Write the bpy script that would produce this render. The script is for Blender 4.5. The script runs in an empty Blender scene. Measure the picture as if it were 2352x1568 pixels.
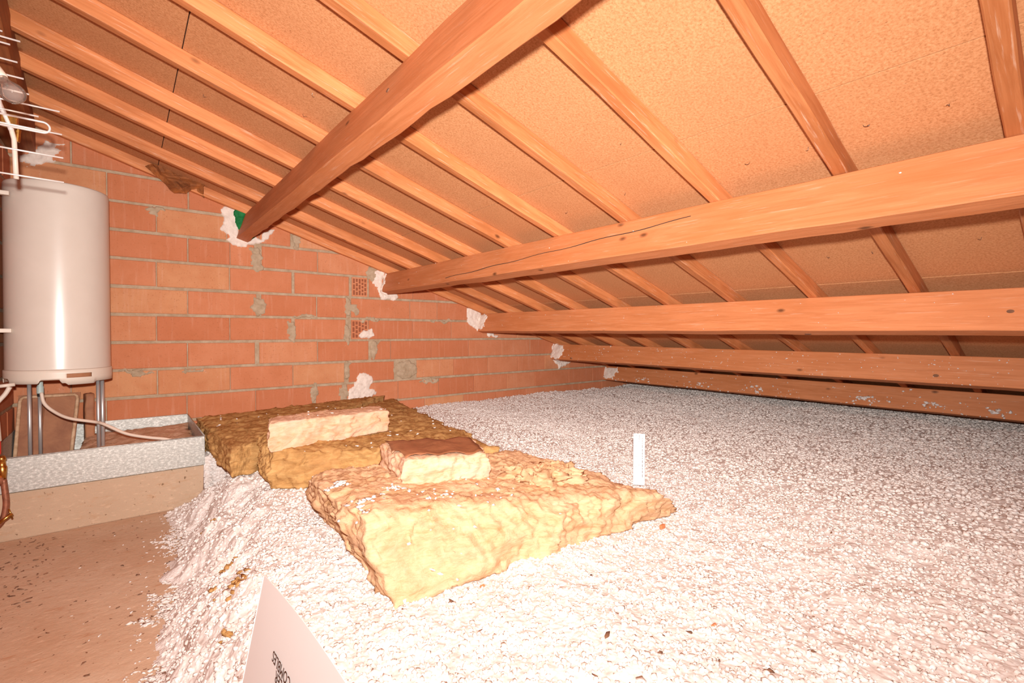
import bpy, bmesh, math, random
import numpy as np
from mathutils import Vector, Matrix
random.seed(7); RNG = np.random.default_rng(11)
SC = bpy.context.scene
COL = SC.collection
ZO = 1.02                       # floor of the walkway is z = 0, survey heights are relative to eye level

# ------------------------------------------------------------------ camera, light, exposure
def cam_axes(yaw, pitch, roll):
    F = Vector((math.sin(yaw)*math.cos(pitch), math.cos(yaw)*math.cos(pitch), math.sin(pitch)))
    R = Vector((math.cos(yaw), -math.sin(yaw), 0)); U = R.cross(F)
    return R*math.cos(roll)+U*math.sin(roll), U*math.cos(roll)-R*math.sin(roll), F
CAM = Vector((0.41407716, -4.60517411, 0.0826366+ZO))
RX, UP, FW = cam_axes(0.6844064919, -0.0194903111, 0.0023738147)
cd = bpy.data.cameras.new('camera'); co = bpy.data.objects.new('camera', cd); COL.objects.link(co)
cd.sensor_width = 36.0; cd.lens = 1092.5549/2352*36.0; cd.clip_start = 0.02
M = Matrix((RX, UP, -FW)).transposed().to_4x4(); M.translation = CAM
co.matrix_world = M; SC.camera = co

world = bpy.data.worlds.new('world'); SC.world = world; world.use_nodes = True
world.node_tree.nodes['Background'].inputs[0].default_value = (1, .9, .8, 1)
world.node_tree.nodes['Background'].inputs[1].default_value = 0.02

def area_light(name, loc, target, size, power, color, spread=180, soften=0.0):
    l = bpy.data.lights.new(name, 'AREA'); l.shape = 'DISK'; l.size = size; l.energy = power; l.color = color
    l.spread = math.radians(spread)
    if soften:                                   # added smoothing flattens the lamp's falloff so near surfaces stay unclipped
        l.use_nodes = True; nt = l.node_tree; f = nt.nodes.new('ShaderNodeLightFalloff'); f.inputs['Strength'].default_value = 1.0
        f.inputs['Smooth'].default_value = soften; nt.links.new(f.outputs['Quadratic'], nt.nodes['Emission'].inputs['Strength'])
    o = bpy.data.objects.new(name, l); COL.objects.link(o)
    o.location = loc; o.rotation_euler = (Vector(target)-Vector(loc)).to_track_quat('-Z', 'Y').to_euler()
    return o
FL = CAM + UP*0.14 - FW*0.04
area_light('camera_flash', FL, FL + FW*3 + UP*0.30, 0.06, 250.0, (0.98, 0.975, 0.95), 155, 8.0)
# added fill lamp behind the camera, no such source seen; lifts the ambient
area_light('fill_light', (0.56, -5.9, 1.86), (2.2, -1.5, 1.3), 0.25, 9.0, (0.97, 0.97, 0.96), 180)
SC.view_settings.view_transform = 'Standard'; SC.view_settings.look = 'None'
SC.view_settings.gamma = 1.0; SC.view_settings.use_curve_mapping = False
SC.view_settings.exposure = 0.18
SC.cycles.diffuse_bounces = 6; SC.cycles.max_bounces = 12; SC.cycles.adaptive_threshold = 0.03

# ------------------------------------------------------------------ numpy noise
def _h(ix, iy, iz, s=0):
    n = (ix.astype(np.int64)*374761393 + iy.astype(np.int64)*668265263 + iz.astype(np.int64)*2147483647 + s*1274126177) & 0xffffffff
    n = ((n ^ (n >> 13))*1274126177) & 0xffffffff
    n = ((n ^ (n >> 15))*2246822519) & 0xffffffff
    return ((n ^ (n >> 16)) & 0xffffff)/float(0xffffff)
def vnoise(P, s=0):
    P = np.asarray(P, float); I = np.floor(P); f = P-I; f = f*f*f*(f*(f*6-15)+10)
    x, y, z = I[:, 0], I[:, 1], I[:, 2]; r = 0
    for a in (0, 1):
        for b in (0, 1):
            for c in (0, 1):
                w = (f[:, 0] if a else 1-f[:, 0])*(f[:, 1] if b else 1-f[:, 1])*(f[:, 2] if c else 1-f[:, 2])
                r = r + w*_h(x+a, y+b, z+c, s)
    return r*2-1
def fbm(P, o=3, s=0):
    P = np.asarray(P, float); r = 0; a = 1
    for i in range(o):
        r = r+a*vnoise(P*2**i+17.3*i, s+i); a *= .5
    return r
def worley(xy, s=0):
    I = np.floor(xy); best = np.full(len(xy), 9.0); idv = np.zeros(len(xy)); z0 = np.zeros(len(xy))
    for a in (-1, 0, 1):
        for b in (-1, 0, 1):
            cx, cy = I[:, 0]+a, I[:, 1]+b
            px = cx+_h(cx, cy, z0, s); py = cy+_h(cx, cy, z0, s+1)
            d = np.hypot(px-xy[:, 0], py-xy[:, 1]); m = d < best
            best[m] = d[m]; idv[m] = _h(cx, cy, z0, s+2)[m]
    return best, idv
def tufts(xy, cell, s, r=.72):
    """field of rounded granules: upper envelope of jittered half-spheres"""
    q = xy/cell; I = np.floor(q); best = np.zeros(len(q)); z0 = np.zeros(len(q))
    for a in (-1, 0, 1):
        for b in (-1, 0, 1):
            cx, cy = I[:, 0]+a, I[:, 1]+b
            d2 = (cx+_h(cx, cy, z0, s)-q[:, 0])**2+(cy+_h(cx, cy, z0, s+1)-q[:, 1])**2
            k = _h(cx, cy, z0, s+2); rr = r*(.65+.5*k)
            best = np.maximum(best, np.sqrt(np.clip(rr*rr-d2, 0, None))+.35*k-.35)
    return best*cell

# ------------------------------------------------------------------ materials
def new_mat(name):
    m = bpy.data.materials.new(name); m.use_nodes = True
    nt = m.node_tree; b = nt.nodes['Principled BSDF']
    return m, nt, b
def N(nt, t, **kw):
    n = nt.nodes.new(t)
    for k, v in kw.items():
        if k in n.inputs: n.inputs[k].default_value = v
        else: setattr(n, k, v)
    return n
def L(nt, a, b): nt.links.new(a, b)
def coords(nt, scale=(1, 1, 1), which='Object', rnd=True):
    tc = N(nt, 'ShaderNodeTexCoord'); mp = N(nt, 'ShaderNodeMapping'); mp.inputs['Scale'].default_value = scale
    L(nt, tc.outputs[which], mp.inputs[0])
    if rnd:
        oi = N(nt, 'ShaderNodeObjectInfo'); mu = N(nt, 'ShaderNodeMath', operation='MULTIPLY'); mu.inputs[1].default_value = 37.0
        L(nt, oi.outputs['Random'], mu.inputs[0]); L(nt, mu.outputs[0], mp.inputs['Location'])
    return mp.outputs[0]
def noise(nt, vec, scale, detail=4, rough=.6, dist=0):
    n = N(nt, 'ShaderNodeTexNoise'); n.inputs['Scale'].default_value = scale; n.inputs['Detail'].default_value = detail
    n.inputs['Roughness'].default_value = rough; n.inputs['Distortion'].default_value = dist
    L(nt, vec, n.inputs['Vector']); return n.outputs['Fac']
def ramp(nt, fac, stops):
    r = N(nt, 'ShaderNodeValToRGB'); e = r.color_ramp.elements
    while len(e) < len(stops): e.new(.5)
    for i, (p, c) in enumerate(stops):
        e[i].position = p; e[i].color = (c[0], c[1], c[2], 1) if isinstance(c, tuple) else (c, c, c, 1)
    L(nt, fac, r.inputs[0]); return r.outputs[0]
def mix(nt, fac, a, b, mode='MIX'):
    m = N(nt, 'ShaderNodeMix', data_type='RGBA', blend_type=mode)
    for s, v in ((0, fac), (6, a), (7, b)):
        if isinstance(v, (int, float)): m.inputs[s].default_value = v
        elif isinstance(v, tuple): m.inputs[s].default_value = (v[0], v[1], v[2], 1)
        else: L(nt, v, m.inputs[s])
    return m.outputs[2]
def bump(nt, b, h, strength, dist):
    n = N(nt, 'ShaderNodeBump'); n.inputs['Strength'].default_value = strength; n.inputs['Distance'].default_value = dist
    L(nt, h, n.inputs['Height']); L(nt, n.outputs[0], b.inputs['Normal'])
def math_(nt, op, a, bv):
    m = N(nt, 'ShaderNodeMath', operation=op); L(nt, a, m.inputs[0])
    if isinstance(bv, (int, float)): m.inputs[1].default_value = bv
    else: L(nt, bv, m.inputs[1])
    return m.outputs[0]

def wood_mat(name, light, dark, stain, white=0.0, rough=.62):
    m, nt, b = new_mat(name); b.inputs['Roughness'].default_value = rough; b.inputs['Specular IOR Level'].default_value = .3
    v = coords(nt, (1, 1, 1)); g = coords(nt, (1.6, 26, 26))
    grain = noise(nt, g, 1.5, 6, .65, .8)
    fine = noise(nt, coords(nt, (5, 160, 160)), 1.2, 3, .6)
    c = ramp(nt, grain, [(.3, dark), (.55, light), (.8, tuple(min(1, x*1.12) for x in light))])
    c = mix(nt, math_(nt, 'MULTIPLY', fine, .55), c, dark)
    big = noise(nt, coords(nt, (.9, 5, 5)), 1.4, 3, .6)
    c = mix(nt, ramp(nt, big, [(.47, 0.0), (.66, .75)]), c, stain)
    kn = N(nt, 'ShaderNodeTexVoronoi'); kn.inputs['Scale'].default_value = 1.0
    L(nt, coords(nt, (3.2, 6, 6)), kn.inputs['Vector'])
    kd = ramp(nt, kn.outputs['Distance'], [(.03, 1.0), (.065, .5), (.10, 0.0)])
    c = mix(nt, kd, c, tuple(x*.35 for x in dark))
    if white:
        w = noise(nt, coords(nt, (3, 60, 60)), 1.6, 5, .7)
        c = mix(nt, math_(nt, 'MULTIPLY', ramp(nt, w, [(.58, 0.0), (.72, 1.0)]), white), c, (.75, .55, .42))
    oi = N(nt, 'ShaderNodeObjectInfo')
    hv = N(nt, 'ShaderNodeHueSaturation'); mr = N(nt, 'ShaderNodeMapRange'); mr.inputs[3].default_value = .86; mr.inputs[4].default_value = 1.12
    L(nt, oi.outputs['Random'], mr.inputs[0]); L(nt, mr.outputs[0], hv.inputs['Value']); L(nt, c, hv.inputs['Color'])
    L(nt, hv.outputs[0], b.inputs['Base Color'])
    bump(nt, b, grain, .35, .004)
    return m
W_RAFT = wood_mat('rafter_pine', (.63, .24, .092), (.44, .135, .04), (.35, .11, .032), .5)
W_PURL = wood_mat('purlin_pine', (.58, .215, .088), (.45, .145, .048), (.47, .15, .048), .3)
W_DARK = wood_mat('old_shaded_pine', (.36, .125, .04), (.22, .07, .02), (.2, .06, .02), .0)  # older timber, its colour also darkened for weak grazing light
W_PALE = wood_mat('pale_offcut', (.62, .38, .22), (.45, .24, .12), (.4, .2, .1))

def chip_mat():
    m, nt, b = new_mat('chipboard'); b.inputs['Roughness'].default_value = .8; b.inputs['Specular IOR Level'].default_value = .15
    v = coords(nt)
    a = noise(nt, v, 120, 3, .7); big = noise(nt, v, 2.2, 4, .6)
    c = ramp(nt, a, [(.3, (.42, .17, .066)), (.5, (.56, .25, .11)), (.75, (.66, .335, .165))])
    c = mix(nt, ramp(nt, big, [(.45, 0.0), (.75, .35)]), c, (.48, .20, .085))
    vo = N(nt, 'ShaderNodeTexVoronoi'); vo.inputs['Scale'].default_value = 1.0; L(nt, coords(nt, (130, 48, 48)), vo.inputs['Vector'])
    sel = noise(nt, v, 60, 2, .5)
    sp = math_(nt, 'MULTIPLY', ramp(nt, vo.outputs['Distance'], [(.10, 1.0), (.2, 0.0)]), ramp(nt, sel, [(.52, 0.0), (.6, 1.0)]))
    c = mix(nt, math_(nt, 'MULTIPLY', sp, .8), c, (.20, .06, .02))
    L(nt, c, b.inputs['Base Color']); bump(nt, b, a, .15, .002); return m
CHIP = chip_mat()

def brick_mat():
    m, nt, b = new_mat('terracotta'); b.inputs['Roughness'].default_value = .85; b.inputs['Specular IOR Level'].default_value = .2
    v = coords(nt); oi = N(nt, 'ShaderNodeObjectInfo')
    base = ramp(nt, oi.outputs['Random'], [(0., (.50, .165, .076)), (.5, (.555, .20, .096)), (.8, (.575, .225, .112)), (1., (.575, .265, .125))])
    n1 = noise(nt, v, 5, 5, .65)
    c = mix(nt, ramp(nt, n1, [(.4, 0.0), (.75, .55)]), base, (.45, .135, .05))
    st = noise(nt, coords(nt, (30, 30, 2.0)), 1.5, 4, .6)            # vertical rain streaks
    c = mix(nt, ramp(nt, st, [(.55, 0.0), (.78, .30)]), c, (.70, .40, .28))
    ef = noise(nt, v, 11, 6, .75, 1.5)                              # efflorescence scuffs
    c = mix(nt, ramp(nt, ef, [(.66, 0.0), (.74, .35)]), c, (.78, .56, .45))
    fs = noise(nt, v, 90, 2, .5)
    c = mix(nt, ramp(nt, fs, [(.62, 0.0), (.72, .45)]), c, (.33, .10, .04))
    L(nt, c, b.inputs['Base Color'])
    lines = N(nt, 'ShaderNodeTexWave', wave_type='BANDS', bands_direction='Z'); lines.inputs['Scale'].default_value = 14; lines.inputs['Distortion'].default_value = 1.0
    L(nt, coords(nt, rnd=False), lines.inputs[0])
    h = math_(nt, 'ADD', math_(nt, 'MULTIPLY', lines.outputs['Fac'], .15), noise(nt, v, 60, 4, .6))
    bump(nt, b, h, .25, .003); return m
BRICK = brick_mat()

def simple(name, col, rough=.6, metal=0, nscale=0, namt=.15, col2=None, bscale=0, bstr=.3, bdist=.004, spec=.5, stretch=(1, 1, 1)):
    m, nt, b = new_mat(name); b.inputs['Roughness'].default_value = rough; b.inputs['Metallic'].default_value = metal
    b.inputs['Specular IOR Level'].default_value = spec
    if nscale:
        f = noise(nt, coords(nt, stretch), nscale, 5, .65, .4)
        c2 = col2 or tuple(x*(1-namt) for x in col)
        L(nt, ramp(nt, f, [(.35, c2), (.65, col)]), b.inputs['Base Color'])
    else: b.inputs['Base Color'].default_value = (*col, 1)
    if bscale: bump(nt, b, noise(nt, coords(nt, stretch), bscale, 5, .65), bstr, bdist)
    return m
MORTAR = simple('mortar', (.47, .345, .235), .95, nscale=18, col2=(.35, .24, .15), bscale=70, bstr=.5, bdist=.004, spec=.1)
PLASTER = simple('plaster', (.80, .67, .58), .9, nscale=20, col2=(.66, .53, .45), bscale=40, bstr=.5, bdist=.005, spec=.1)
GREEN = simple('green_paint', (.012, .18, .045), .7, nscale=12, col2=(.008, .11, .03), spec=.2)
ENAMEL = simple('white_enamel', (.66, .575, .495), .28, nscale=3, col2=(.63, .545, .465))
PLASTIC = simple('cream_plastic', (.70, .60, .50), .45)
HOSE = simple('hose_plastic', (.76, .58, .46), .5)
CHROME = simple('chrome', (.60, .58, .56), .38, .65)
ALU = simple('aluminium', (.86, .82, .78), .38, .35)
DARKM = simple('dark_steel', (.20, .17, .15), .4, .9)
BRASS = simple('brass', (.72, .38, .10), .3, 1.0, nscale=40, namt=.5)
COPPER = simple('old_copper', (.42, .16, .09), .5, .6, nscale=30, namt=.5)
RED = simple('red_plastic', (.72, .02, .01), .4)
TEAL = simple('grey_plastic_nut', (.45, .52, .48), .5)
KRAFT = simple('kraft_paper', (.36, .135, .06), .55, nscale=6, col2=(.24, .085, .035), bscale=25, bstr=.4, bdist=.01)
TORN = simple('torn_brown_paper', (.36, .105, .02), .8, nscale=9, col2=(.15, .042, .009), bscale=30, bstr=.6, bdist=.01)
PAPER = simple('white_card', (.88, .83, .79), .6, nscale=2, col2=(.86, .81, .77), spec=.3)
INK = simple('brown_ink', (.09, .035, .02), .8, spec=.1)
BLACK = simple('black_ink', (.03, .025, .025), .8, spec=.1)
GAUGE = simple('gauge_card', (.86, .82, .80), .5)
TRASH = simple('brown_crumb', (.24, .10, .05), .9, nscale=30, namt=.5)
CLAY = simple('clay_crumb', (.55, .18, .07), .9)
FOAMB = simple('beige_foam', (.78, .50, .34), .95, nscale=14, col2=(.58, .33, .19), bscale=45, bstr=.8, bdist=.012, spec=.1)
HATCH = simple('brown_sheet', (.40, .165, .075), .7, nscale=7, col2=(.27, .10, .045), bscale=60, bstr=.2)
HATCHR = simple('beige_rim', (.66, .42, .26), .7, nscale=30, col2=(.45, .25, .13))
HOLE = simple('shaded_clay_cell', (.28, .09, .045), .95, spec=.1)  # clay tone darkened to stand for shade inside the brick cells

def concrete_mat(name, a, b2, dirt):
    m, nt, b = new_mat(name); b.inputs['Roughness'].default_value = .9; b.inputs['Specular IOR Level'].default_value = .15
    v = coords(nt, rnd=False)
    n1 = noise(nt, v, 2.2, 6, .65, .3); n2 = noise(nt, coords(nt, (4, 14, 14), rnd=False), 2.0, 5, .7)
    c = ramp(nt, n1, [(.32, a), (.68, b2)])
    c = mix(nt, ramp(nt, n2, [(.58, 0.0), (.72, .75)]), c, dirt)
    fk = noise(nt, coords(nt, (9, 30, 30), rnd=False), 2.2, 5, .7, .5); c = mix(nt, ramp(nt, fk, [(.57, 0.0), (.70, .6)]), c, tuple(min(1, x*1.35) for x in b2))
    sp = noise(nt, v, 45, 3, .6); c = mix(nt, ramp(nt, sp, [(.66, 0.0), (.70, .9)]), c, tuple(x*.45 for x in dirt))
    L(nt, c, b.inputs['Base Color']); bump(nt, b, noise(nt, v, 28, 6, .7), .45, .008); return m
FLOORM = concrete_mat('dusty_concrete', (.53, .32, .20), (.62, .43, .30), (.46, .20, .09))
PLINTHM = concrete_mat('rendered_concrete', (.42, .28, .185), (.48, .325, .22), (.42, .24, .135))

def galv_mat():
    m, nt, b = new_mat('galvanised_steel'); b.inputs['Roughness'].default_value = .42; b.inputs['Metallic'].default_value = .35
    v = coords(nt, (1, 1, 1.6)); vo = N(nt, 'ShaderNodeTexVoronoi'); vo.inputs['Scale'].default_value = 55; L(nt, v, vo.inputs['Vector'])
    f = noise(nt, v, 62, 5, .7)
    c = ramp(nt, f, [(.36, (.34, .315, .28)), (.5, (.43, .405, .365)), (.62, (.66, .625, .57))])
    c = mix(nt, math_(nt, 'MULTIPLY', vo.outputs['Color'], .25), c, (.42, .40, .37))
    L(nt, c, b.inputs['Base Color']); return m
GALV = galv_mat()

def fluff_mat():
    m, nt, b = new_mat('white_blown_wool'); b.inputs['Roughness'].default_value = 1.0; b.inputs['Specular IOR Level'].default_value = .0
    v = coords(nt, rnd=False)
    n = noise(nt, v, 22, 5, .7, .4)
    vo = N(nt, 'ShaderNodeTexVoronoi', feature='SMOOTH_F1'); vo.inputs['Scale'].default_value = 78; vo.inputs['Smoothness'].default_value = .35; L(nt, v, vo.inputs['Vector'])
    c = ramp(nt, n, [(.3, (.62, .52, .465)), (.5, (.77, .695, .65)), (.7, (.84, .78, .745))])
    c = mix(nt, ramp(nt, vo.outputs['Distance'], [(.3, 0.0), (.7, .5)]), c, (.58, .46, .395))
    fi = noise(nt, v, 60, 6, .82, 3.0)                              # fine brown fibres
    c = mix(nt, ramp(nt, fi, [(.60, 0.0), (.68, .6)]), c, (.46, .33, .26))
    L(nt, c, b.inputs['Base Color'])
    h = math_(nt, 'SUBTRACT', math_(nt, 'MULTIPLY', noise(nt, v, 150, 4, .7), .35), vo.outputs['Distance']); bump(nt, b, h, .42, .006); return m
FLUFF = fluff_mat()

def wool_mat(name, a, b2, c3, pink):
    m, nt, b = new_mat(name); b.inputs['Roughness'].default_value = 1.0; b.inputs['Specular IOR Level'].default_value = 0.0
    v = coords(nt, (1, 1, 2.6), rnd=False)
    n = noise(nt, v, 7, 7, .68, 1.2); l = noise(nt, coords(nt, (1, 1, 14), rnd=False), 9, 5, .65, .8)
    c = ramp(nt, n, [(.3, c3), (.5, b2), (.68, a)])
    c = mix(nt, ramp(nt, l, [(.42, 0.0), (.7, .45)]), c, a)
    p = noise(nt, v, 3.5, 3, .6); c = mix(nt, ramp(nt, p, [(.55, 0.0), (.7, .5)]), c, pink)
    cr = noise(nt, v, 13, 6, .75, 2.2); c = mix(nt, ramp(nt, cr, [(.64, 0.0), (.75, .6)]), c, tuple(x*.55 for x in c3))
    L(nt, c, b.inputs['Base Color'])
    bump(nt, b, math_(nt, 'ADD', n, math_(nt, 'MULTIPLY', noise(nt, v, 70, 5, .75, .8), .5)), .6, .014); return m
WOOL = wool_mat('yellow_wool', (.77, .49, .30), (.69, .40, .22), (.49, .255, .11), (.72, .37, .23))
WOOLD = wool_mat('brown_wool', (.60, .345, .14), (.48, .25, .09), (.28, .125, .04), (.44, .20, .075))
WOOLP = wool_mat('pink_wool', (.80, .53, .37), (.76, .45, .28), (.56, .28, .125), (.80, .45, .35))

def glass_mat():
    """thin clear glass envelope: mostly see-through, mirror-like towards the rim, faintly dusty"""
    m, nt, b = new_mat('bulb_glass'); nt.nodes.remove(b); out = nt.nodes['Material Output']
    tr = N(nt, 'ShaderNodeBsdfTransparent'); tr.inputs[0].default_value = (.93, .88, .84, 1)
    gl = N(nt, 'ShaderNodeBsdfGlossy'); gl.inputs['Roughness'].default_value = .04; df = N(nt, 'ShaderNodeBsdfDiffuse'); df.inputs[0].default_value = (.8, .72, .66, 1)
    lw = N(nt, 'ShaderNodeLayerWeight'); lw.inputs['Blend'].default_value = .25
    m1 = N(nt, 'ShaderNodeMixShader'); m1.inputs[0].default_value = .12; L(nt, tr.outputs[0], m1.inputs[1]); L(nt, df.outputs[0], m1.inputs[2])
    m2 = N(nt, 'ShaderNodeMixShader'); L(nt, math_(nt, 'MULTIPLY', lw.outputs['Fresnel'], .9), m2.inputs[0]); L(nt, m1.outputs[0], m2.inputs[1]); L(nt, gl.outputs[0], m2.inputs[2])
    L(nt, m2.outputs[0], out.inputs['Surface']); return m
GLASS = glass_mat()

# ------------------------------------------------------------------ object helpers
def link(name, me, mats, parent=None, smooth=False):
    o = bpy.data.objects.new(name, me); COL.objects.link(o)
    for mm in (mats if isinstance(mats, (list, tuple)) else [mats]):
        if mm is not None: me.materials.append(mm)
    if smooth: me.polygons.foreach_set('use_smooth', [True]*len(me.polygons))
    if parent: o.parent = parent
    return o
def from_bm(name, bm, mats, parent=None, smooth=False, normals=True):
    if normals: bmesh.ops.recalc_face_normals(bm, faces=bm.faces)
    me = bpy.data.meshes.new(name); bm.to_mesh(me); bm.free()
    return link(name, me, mats, parent, smooth)
def from_np(name, V, Fc, mats, parent=None, smooth=True):
    me = bpy.data.meshes.new(name); V = np.asarray(V, np.float32); Fc = np.asarray(Fc, np.int32); k = Fc.shape[1]
    me.vertices.add(len(V)); me.vertices.foreach_set('co', V.ravel())
    me.loops.add(Fc.size); me.loops.foreach_set('vertex_index', Fc.ravel())
    me.polygons.add(len(Fc)); me.polygons.foreach_set('loop_start', np.arange(0, Fc.size, k, dtype=np.int32))
    me.polygons.foreach_set('loop_total', np.full(len(Fc), k, np.int32))
    me.update(calc_edges=True); me.validate()
    return link(name, me, mats, parent, smooth)
def tag(o, label=None, cat=None, group=None, kind=None):
    if label: o['label'] = label
    if cat: o['category'] = cat
    if group: o['group'] = group
    if kind: o['kind'] = kind
    return o
def empty(name, loc=(0, 0, 0)):
    o = bpy.data.objects.new(name, None); COL.objects.link(o); o.location = loc; o.empty_display_size = .05; return o
def box(bm, lo, hi, bev=0):
    vs = [bm.verts.new((x, y, z)) for x in (lo[0], hi[0]) for y in (lo[1], hi[1]) for z in (lo[2], hi[2])]
    fs = [bm.faces.new([vs[i] for i in q]) for q in ((0, 1, 3, 2), (4, 6, 7, 5), (0, 4, 5, 1), (2, 3, 7, 6), (0, 2, 6, 4), (1, 5, 7, 3))]
    if bev:
        ed = {e for f in fs for e in f.edges}
        bmesh.ops.bevel(bm, geom=list(ed), offset=bev, segments=2, affect='EDGES', profile=.6)
def tube(bm, pts, r, n=12, caps=True, radii=None):
    pts = [Vector(p) for p in pts]; rings = []; u = None
    for i, p in enumerate(pts):
        t = (pts[min(i+1, len(pts)-1)]-pts[max(i-1, 0)]).normalized()
        if u is None: u = t.orthogonal().normalized()
        u = (u - t*u.dot(t)).normalized(); v = t.cross(u)
        rr = radii[i] if radii else r
        rings.append([bm.verts.new(p+(u*math.cos(2*math.pi*k/n)+v*math.sin(2*math.pi*k/n))*rr) for k in range(n)])
    for a, b in zip(rings, rings[1:]):
        for k in range(n): bm.faces.new((a[k], a[(k+1) % n], b[(k+1) % n], b[k]))
    if caps: bm.faces.new(rings[0][::-1]); bm.faces.new(rings[-1])
def spline(pts, n=8):
    P = [Vector(p) for p in pts]; P = [P[0]*2-P[1]]+P+[P[-1]*2-P[-2]]; out = []
    for i in range(1, len(P)-2):
        for k in range(n):
            t = k/n; a, b, c, d = P[i-1], P[i], P[i+1], P[i+2]
            out.append(.5*((2*b)+(-a+c)*t+(2*a-5*b+4*c-d)*t*t+(-a+3*b-3*c+d)*t**3))
    return out+[P[-2]]
def lathe(prof, n=48, center=(0, 0)):
    bm = bmesh.new(); rings = []
    for r, z in prof:
        if r < 1e-5: rings.append([bm.verts.new((center[0], center[1], z))])
        else: rings.append([bm.verts.new((center[0]+r*math.cos(2*math.pi*k/n), center[1]+r*math.sin(2*math.pi*k/n), z)) for k in range(n)])
    for a, b in zip(rings, rings[1:]):
        for k in range(n):
            q = [a[k % len(a)], a[(k+1) % len(a)], b[(k+1) % len(b)], b[k % len(b)]]
            q = list(dict.fromkeys(q))
            if len(q) > 2: bm.faces.new(q)
    return bm

# ------------------------------------------------------------------ roof geometry
TH = 0.3045373768; CT, ST, TT = math.cos(TH), math.sin(TH), math.tan(TH)
CPL = 1.4656236+ZO                              # underside of rafters at x = 0
RH, RW = 0.075, 0.05                            # rafter depth and width
SLOPE = Vector((CT, 0, -ST)); NRM = Vector((ST, 0, CT))
def zr(x, off=0): return CPL - x*TT + off/CT    # height of the plane lying `off` above the rafter undersides
XL, XR, YF = -0.165, 7.05, -6.6

def timber(name, origin, ax, side, up, length, w, h, mat, seg=.12, jit=.0022, seed=0, waney=0.0):
    """sawn timber: runs along ax from origin; origin is the middle of its top face at one end"""
    n = max(6, int(length/seg)); t = np.linspace(0, length, n+1); c = .004
    prof = [(-w/2+c, 0), (w/2-c, 0), (w/2, -c), (w/2, -h+c), (w/2-c, -h), (-w/2+c, -h), (-w/2, -h+c), (-w/2, -c)]
    V = []
    for i, x in enumerate(t):
        for k, (a, b) in enumerate(prof): V.append((x, a, b))
    V = np.array(V); q = np.stack([V[:, 0]*3+seed*7.7, V[:, 1]*9, V[:, 2]*9], 1)
    d1, d2 = fbm(q, 3, seed), fbm(q+31, 3, seed+5)
    V[:, 1] += d1*jit*(V[:, 0] > .001)
    low = V[:, 2] < -h*.5
    V[low, 2] += d2[low]*jit
    if waney:                                    # ragged lower arris on the downhill side
        m = (V[:, 1] > w*.3) & low
        V[m, 1] += waney*(fbm(np.stack([V[m, 0]*14, V[m, 0]*0+seed, V[m, 0]*0], 1), 4, seed+9))
    Fc = [(i*8+k, i*8+(k+1) % 8, i*8+8+(k+1) % 8, i*8+8+k) for i in range(n) for k in range(8)]
    bm = bmesh.new(); vs = [bm.verts.new(v) for v in V]
    for f in Fc: bm.faces.new([vs[i] for i in f])
    bm.faces.new(vs[:8]); bm.faces.new(vs[-8:][::-1])
    o = from_bm(name, bm, mat)
    m = Matrix((Vector(ax), Vector(side), Vector(up))).transposed().to_4x4(); m.translation = Vector(origin)
    o.matrix_world = m
    return o

# ------------------------------------------------------------------ room shell
bm = bmesh.new(); box(bm, (XL-.2, YF-.1, -.12), (XR+.2, .2, 0))
tag(from_bm('floor', bm, FLOORM), 'dusty brown concrete floor of the attic walkway', kind='structure')

# ceiling: chipboard panels with open joints
ceil = tag(empty('ceiling'), 'orange chipboard panels under the roof slope', kind='structure')
seams = [-.16, .607, 2.15, 3.69, 5.23, 7.2]; ysm = [.03, -2.45, -4.42, YF]
gaps = [.004, .0022, .003, .004, .004, .004]
for i in range(5):
    for j in range(3):
        x0, x1 = seams[i]+gaps[i], seams[i+1]-gaps[i+1]; y1, y0 = ysm[j]-.003, ysm[j+1]+.003
        l0, l1 = x0/CT, x1/CT; bm = bmesh.new(); box(bm, (l0, y0, RH), (l1, y1, RH+.019))
        o = from_bm('panel', bm, CHIP, ceil)
        mw = Matrix((SLOPE, Vector((0, 1, 0)), NRM)).transposed().to_4x4(); mw.translation = Vector((0, 0, CPL)); o.matrix_world = mw
# roof underlay above the joints (dark)
bm = bmesh.new(); box(bm, (-.3, YF-.1, RH+.03), (7.7, .1, RH+.06))
o = from_bm('underlay', bm, TRASH, ceil); o.matrix_world = mw

# gable wall -------------------------------------------------------
def clip_poly(poly, f):
    out = []
    for a, b in zip(poly, poly[1:]+poly[:1]):
        fa, fb = f(a), f(b)
        if fa >= 0: out.append(a)
        if (fa >= 0) != (fb >= 0):
            t = fa/(fa-fb); out.append((a[0]+(b[0]-a[0])*t, a[1]+(b[1]-a[1])*t))
    return out
wb = tag(empty('wall_back'), 'gable wall of terracotta hollow bricks and grey mortar', kind='structure')
bm = bmesh.new()
pl = [(XL-.3, 0), (XR+.1, 0), (XR+.1, zr(XR+.1, RH-.004)), (XL-.3, zr(XL-.3, RH-.004))]
a = [bm.verts.new((x, .008, z)) for x, z in pl]; b_ = [bm.verts.new((x, .16, z)) for x, z in pl]
bm.faces.new(a); bm.faces.new(b_[::-1])
for i in range(4): bm.faces.new((a[i], b_[i], b_[(i+1) % 4], a[(i+1) % 4]))
from_bm('mortar_bed', bm, MORTAR, wb)

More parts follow.
